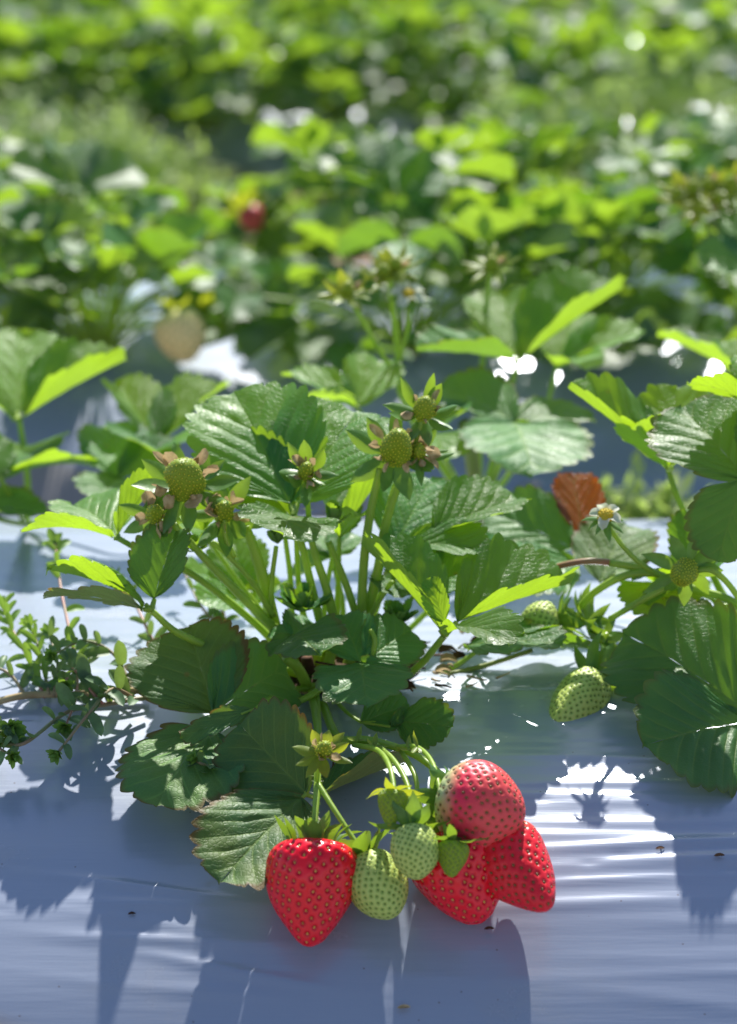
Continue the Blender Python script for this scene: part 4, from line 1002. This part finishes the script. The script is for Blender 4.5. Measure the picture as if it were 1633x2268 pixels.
for r,lst in enumerate(placed):
    lst=[o for o in lst]
    lst.sort(key=lambda o:o.location.x)
    n=len(lst)
    for k,o in enumerate(lst):
        tag(o,'blurred strawberry plant, %s from the left in the %s field row behind the front bed'%(ordn[k],ordn[r]),'strawberry plant','strawberry plants in the rows behind')
for i,u in enumerate(used):
    if not u:
        for ch in list(PR[i].children): bpy.data.objects.remove(ch)
        bpy.data.objects.remove(PR[i])
# blurred berries
def lone(B,T,W,mat,label,idx,cm='sepaly'):
    root=None; best=None
    Bv=P3(B)
    for l in placed:
        for o in l:
            d=(Vector(o.location)-Bv).length
            if best is None or d<best: best=d; root=o
    mb=MB(); Tv=P3(T); fruit(mb,Bv,Tv,W,'round',seeds=120,nu=40,nv=60,seed=idx)
    r=empty('strawberry',Bv); tag(r,label,'strawberry')
    o=part('flesh',mb,[M[mat],M['s_green']],r); m2=MB(); calyx(m2,Bv,(Bv-Tv),W/2,ns=9,ln=.02,w=.008,spread=20,seed=idx); part('calyx',m2,M[cm],r)
    return r
lone((385,690,.70),(418,802,.685),.038,'f_pale','blurred yellowish unripe strawberry hanging over the second bed edge',81)
lone((455,690,.745),(470,765,.735),.026,'f_green','blurred small green berry right of the yellowish one',82)
lone((548,462,1.03),(572,505,1.015),.024,'f_pink','blurred pinkish red strawberry in the middle of the field',83)
# feathery weed patches
def patch(cx,cy,rx,ry,h,n,seed,label,base=-.1):
    rng=random.Random(seed); mb=MB()
    for i in range(n):
        a=rng.uniform(0,6.283); r=math.sqrt(rng.random()); x=cx+rx*r*math.cos(a); y=cy+ry*r*math.sin(a); hh=h*(1-.5*r*r)*rng.uniform(.5,1.1)*(.75+.9*noise.noise(Vector((x*16,y*16,seed))))
        z=base+hh*rng.random()**.6; d=Vector((rng.uniform(-1,1),rng.uniform(-1,1),rng.uniform(-.1,.9))).normalized(); l=rng.uniform(.009,.024)
        p=Vector((x,y,z)); a1,b1=perp(d); w=l*.2
        k=[p,p+d*l*.5+a1*w,p+d*l,p+d*l*.5-a1*w]; mb.add(k,[(0,1,2,3)])
    for i in range(n//60):
        a=rng.uniform(0,6.283); r=math.sqrt(rng.random()); x=cx+rx*r*math.cos(a); y=cy+ry*r*math.sin(a)
        tube(mb,[(x,y,base),(x+rng.uniform(-.01,.01),y,base+h*.4),(x+rng.uniform(-.03,.03),y,base+h*(1-.5*r*r))],.0008,.0005,n=4,sides=4)
    tag(link('feathery_weeds',mb.mesh('feathery_weeds',M['bgweed'])),label,'weeds',kind='stuff')
patch(-.40,1.76,.24,.26,.17,34000,1,'blurred pale green feathery weeds between rows at upper left',-.11)
patch(.34,1.82,.25,.26,.21,46000,2,'blurred pale green feathery weeds between rows at upper right',-.11)
# light weeds in the first furrow
patch(P(1470,1060,.5).x,.53,.10,.05,.05,2500,3,'low yellow green weeds in the furrow behind the right plants',-.1)
mb=MB(); rng=random.Random(11)
for i in range(260):
    y=rng.choice([rng.uniform(.40,.70),rng.uniform(.42,.66),rng.uniform(1.3,1.7)]); x=rng.uniform(-.45,.45); a=rng.uniform(-.6,.6); l=rng.uniform(.02,.07); z=-.096+rng.uniform(0,.02)
    tube(mb,[(x,y,z),(x+math.cos(a)*l*.5,y+math.sin(a)*l*.5,z+rng.uniform(0,.01)),(x+math.cos(a)*l,y+math.sin(a)*l,z)],.001,.0007,n=3,sides=4)
tag(link('straw',mb.mesh('straw',M['straw'])),'dry straw and stalks lying in the soil furrows','straw',kind='stuff')
# ---------------------------------------------------------------- light, sky, camera
SE,SA=R(46),R(7)       # elevation; azimuth from +Y towards +X
sd=Vector((math.sin(SA)*math.cos(SE),math.cos(SA)*math.cos(SE),math.sin(SE)))
sl=bpy.data.lights.new('sun','SUN'); sl.energy=4.9; sl.angle=R(.53); sl.color=(1,.96,.89)
so=bpy.data.objects.new('sun',sl); COL.objects.link(so); so.rotation_euler=sd.to_track_quat('Z','Y').to_euler(); so.location=sd*3
w=bpy.data.worlds.new('World'); scene.world=w; w.use_nodes=True; nt_=w.node_tree; bg=nt_.nodes['Background']
sky=nt_.nodes.new('ShaderNodeTexSky'); sky.sky_type='NISHITA'; sky.sun_disc=False; sky.sun_elevation=SE; sky.sun_rotation=SA; sky.air_density=1.0; sky.dust_density=.4; sky.ozone_density=1.5
nt_.links.new(sky.outputs[0],bg.inputs[0]); bg.inputs[1].default_value=.092
cd=bpy.data.cameras.new('camera'); co=bpy.data.objects.new('camera',cd); COL.objects.link(co); co.location=CAM; co.rotation_euler=(R(90)-PITCH,0,0)
cd.sensor_fit='HORIZONTAL'; cd.sensor_width=24.0; cd.lens=24.0*F/1633.0; cd.clip_start=.02; cd.clip_end=200
cd.dof.use_dof=True; cd.dof.focus_distance=1.215; cd.dof.aperture_fstop=6.2; cd.dof.aperture_blades=0
scene.camera=co
scene.view_settings.view_transform='Standard'; scene.view_settings.look='None'; scene.view_settings.exposure=.75; scene.view_settings.gamma=1
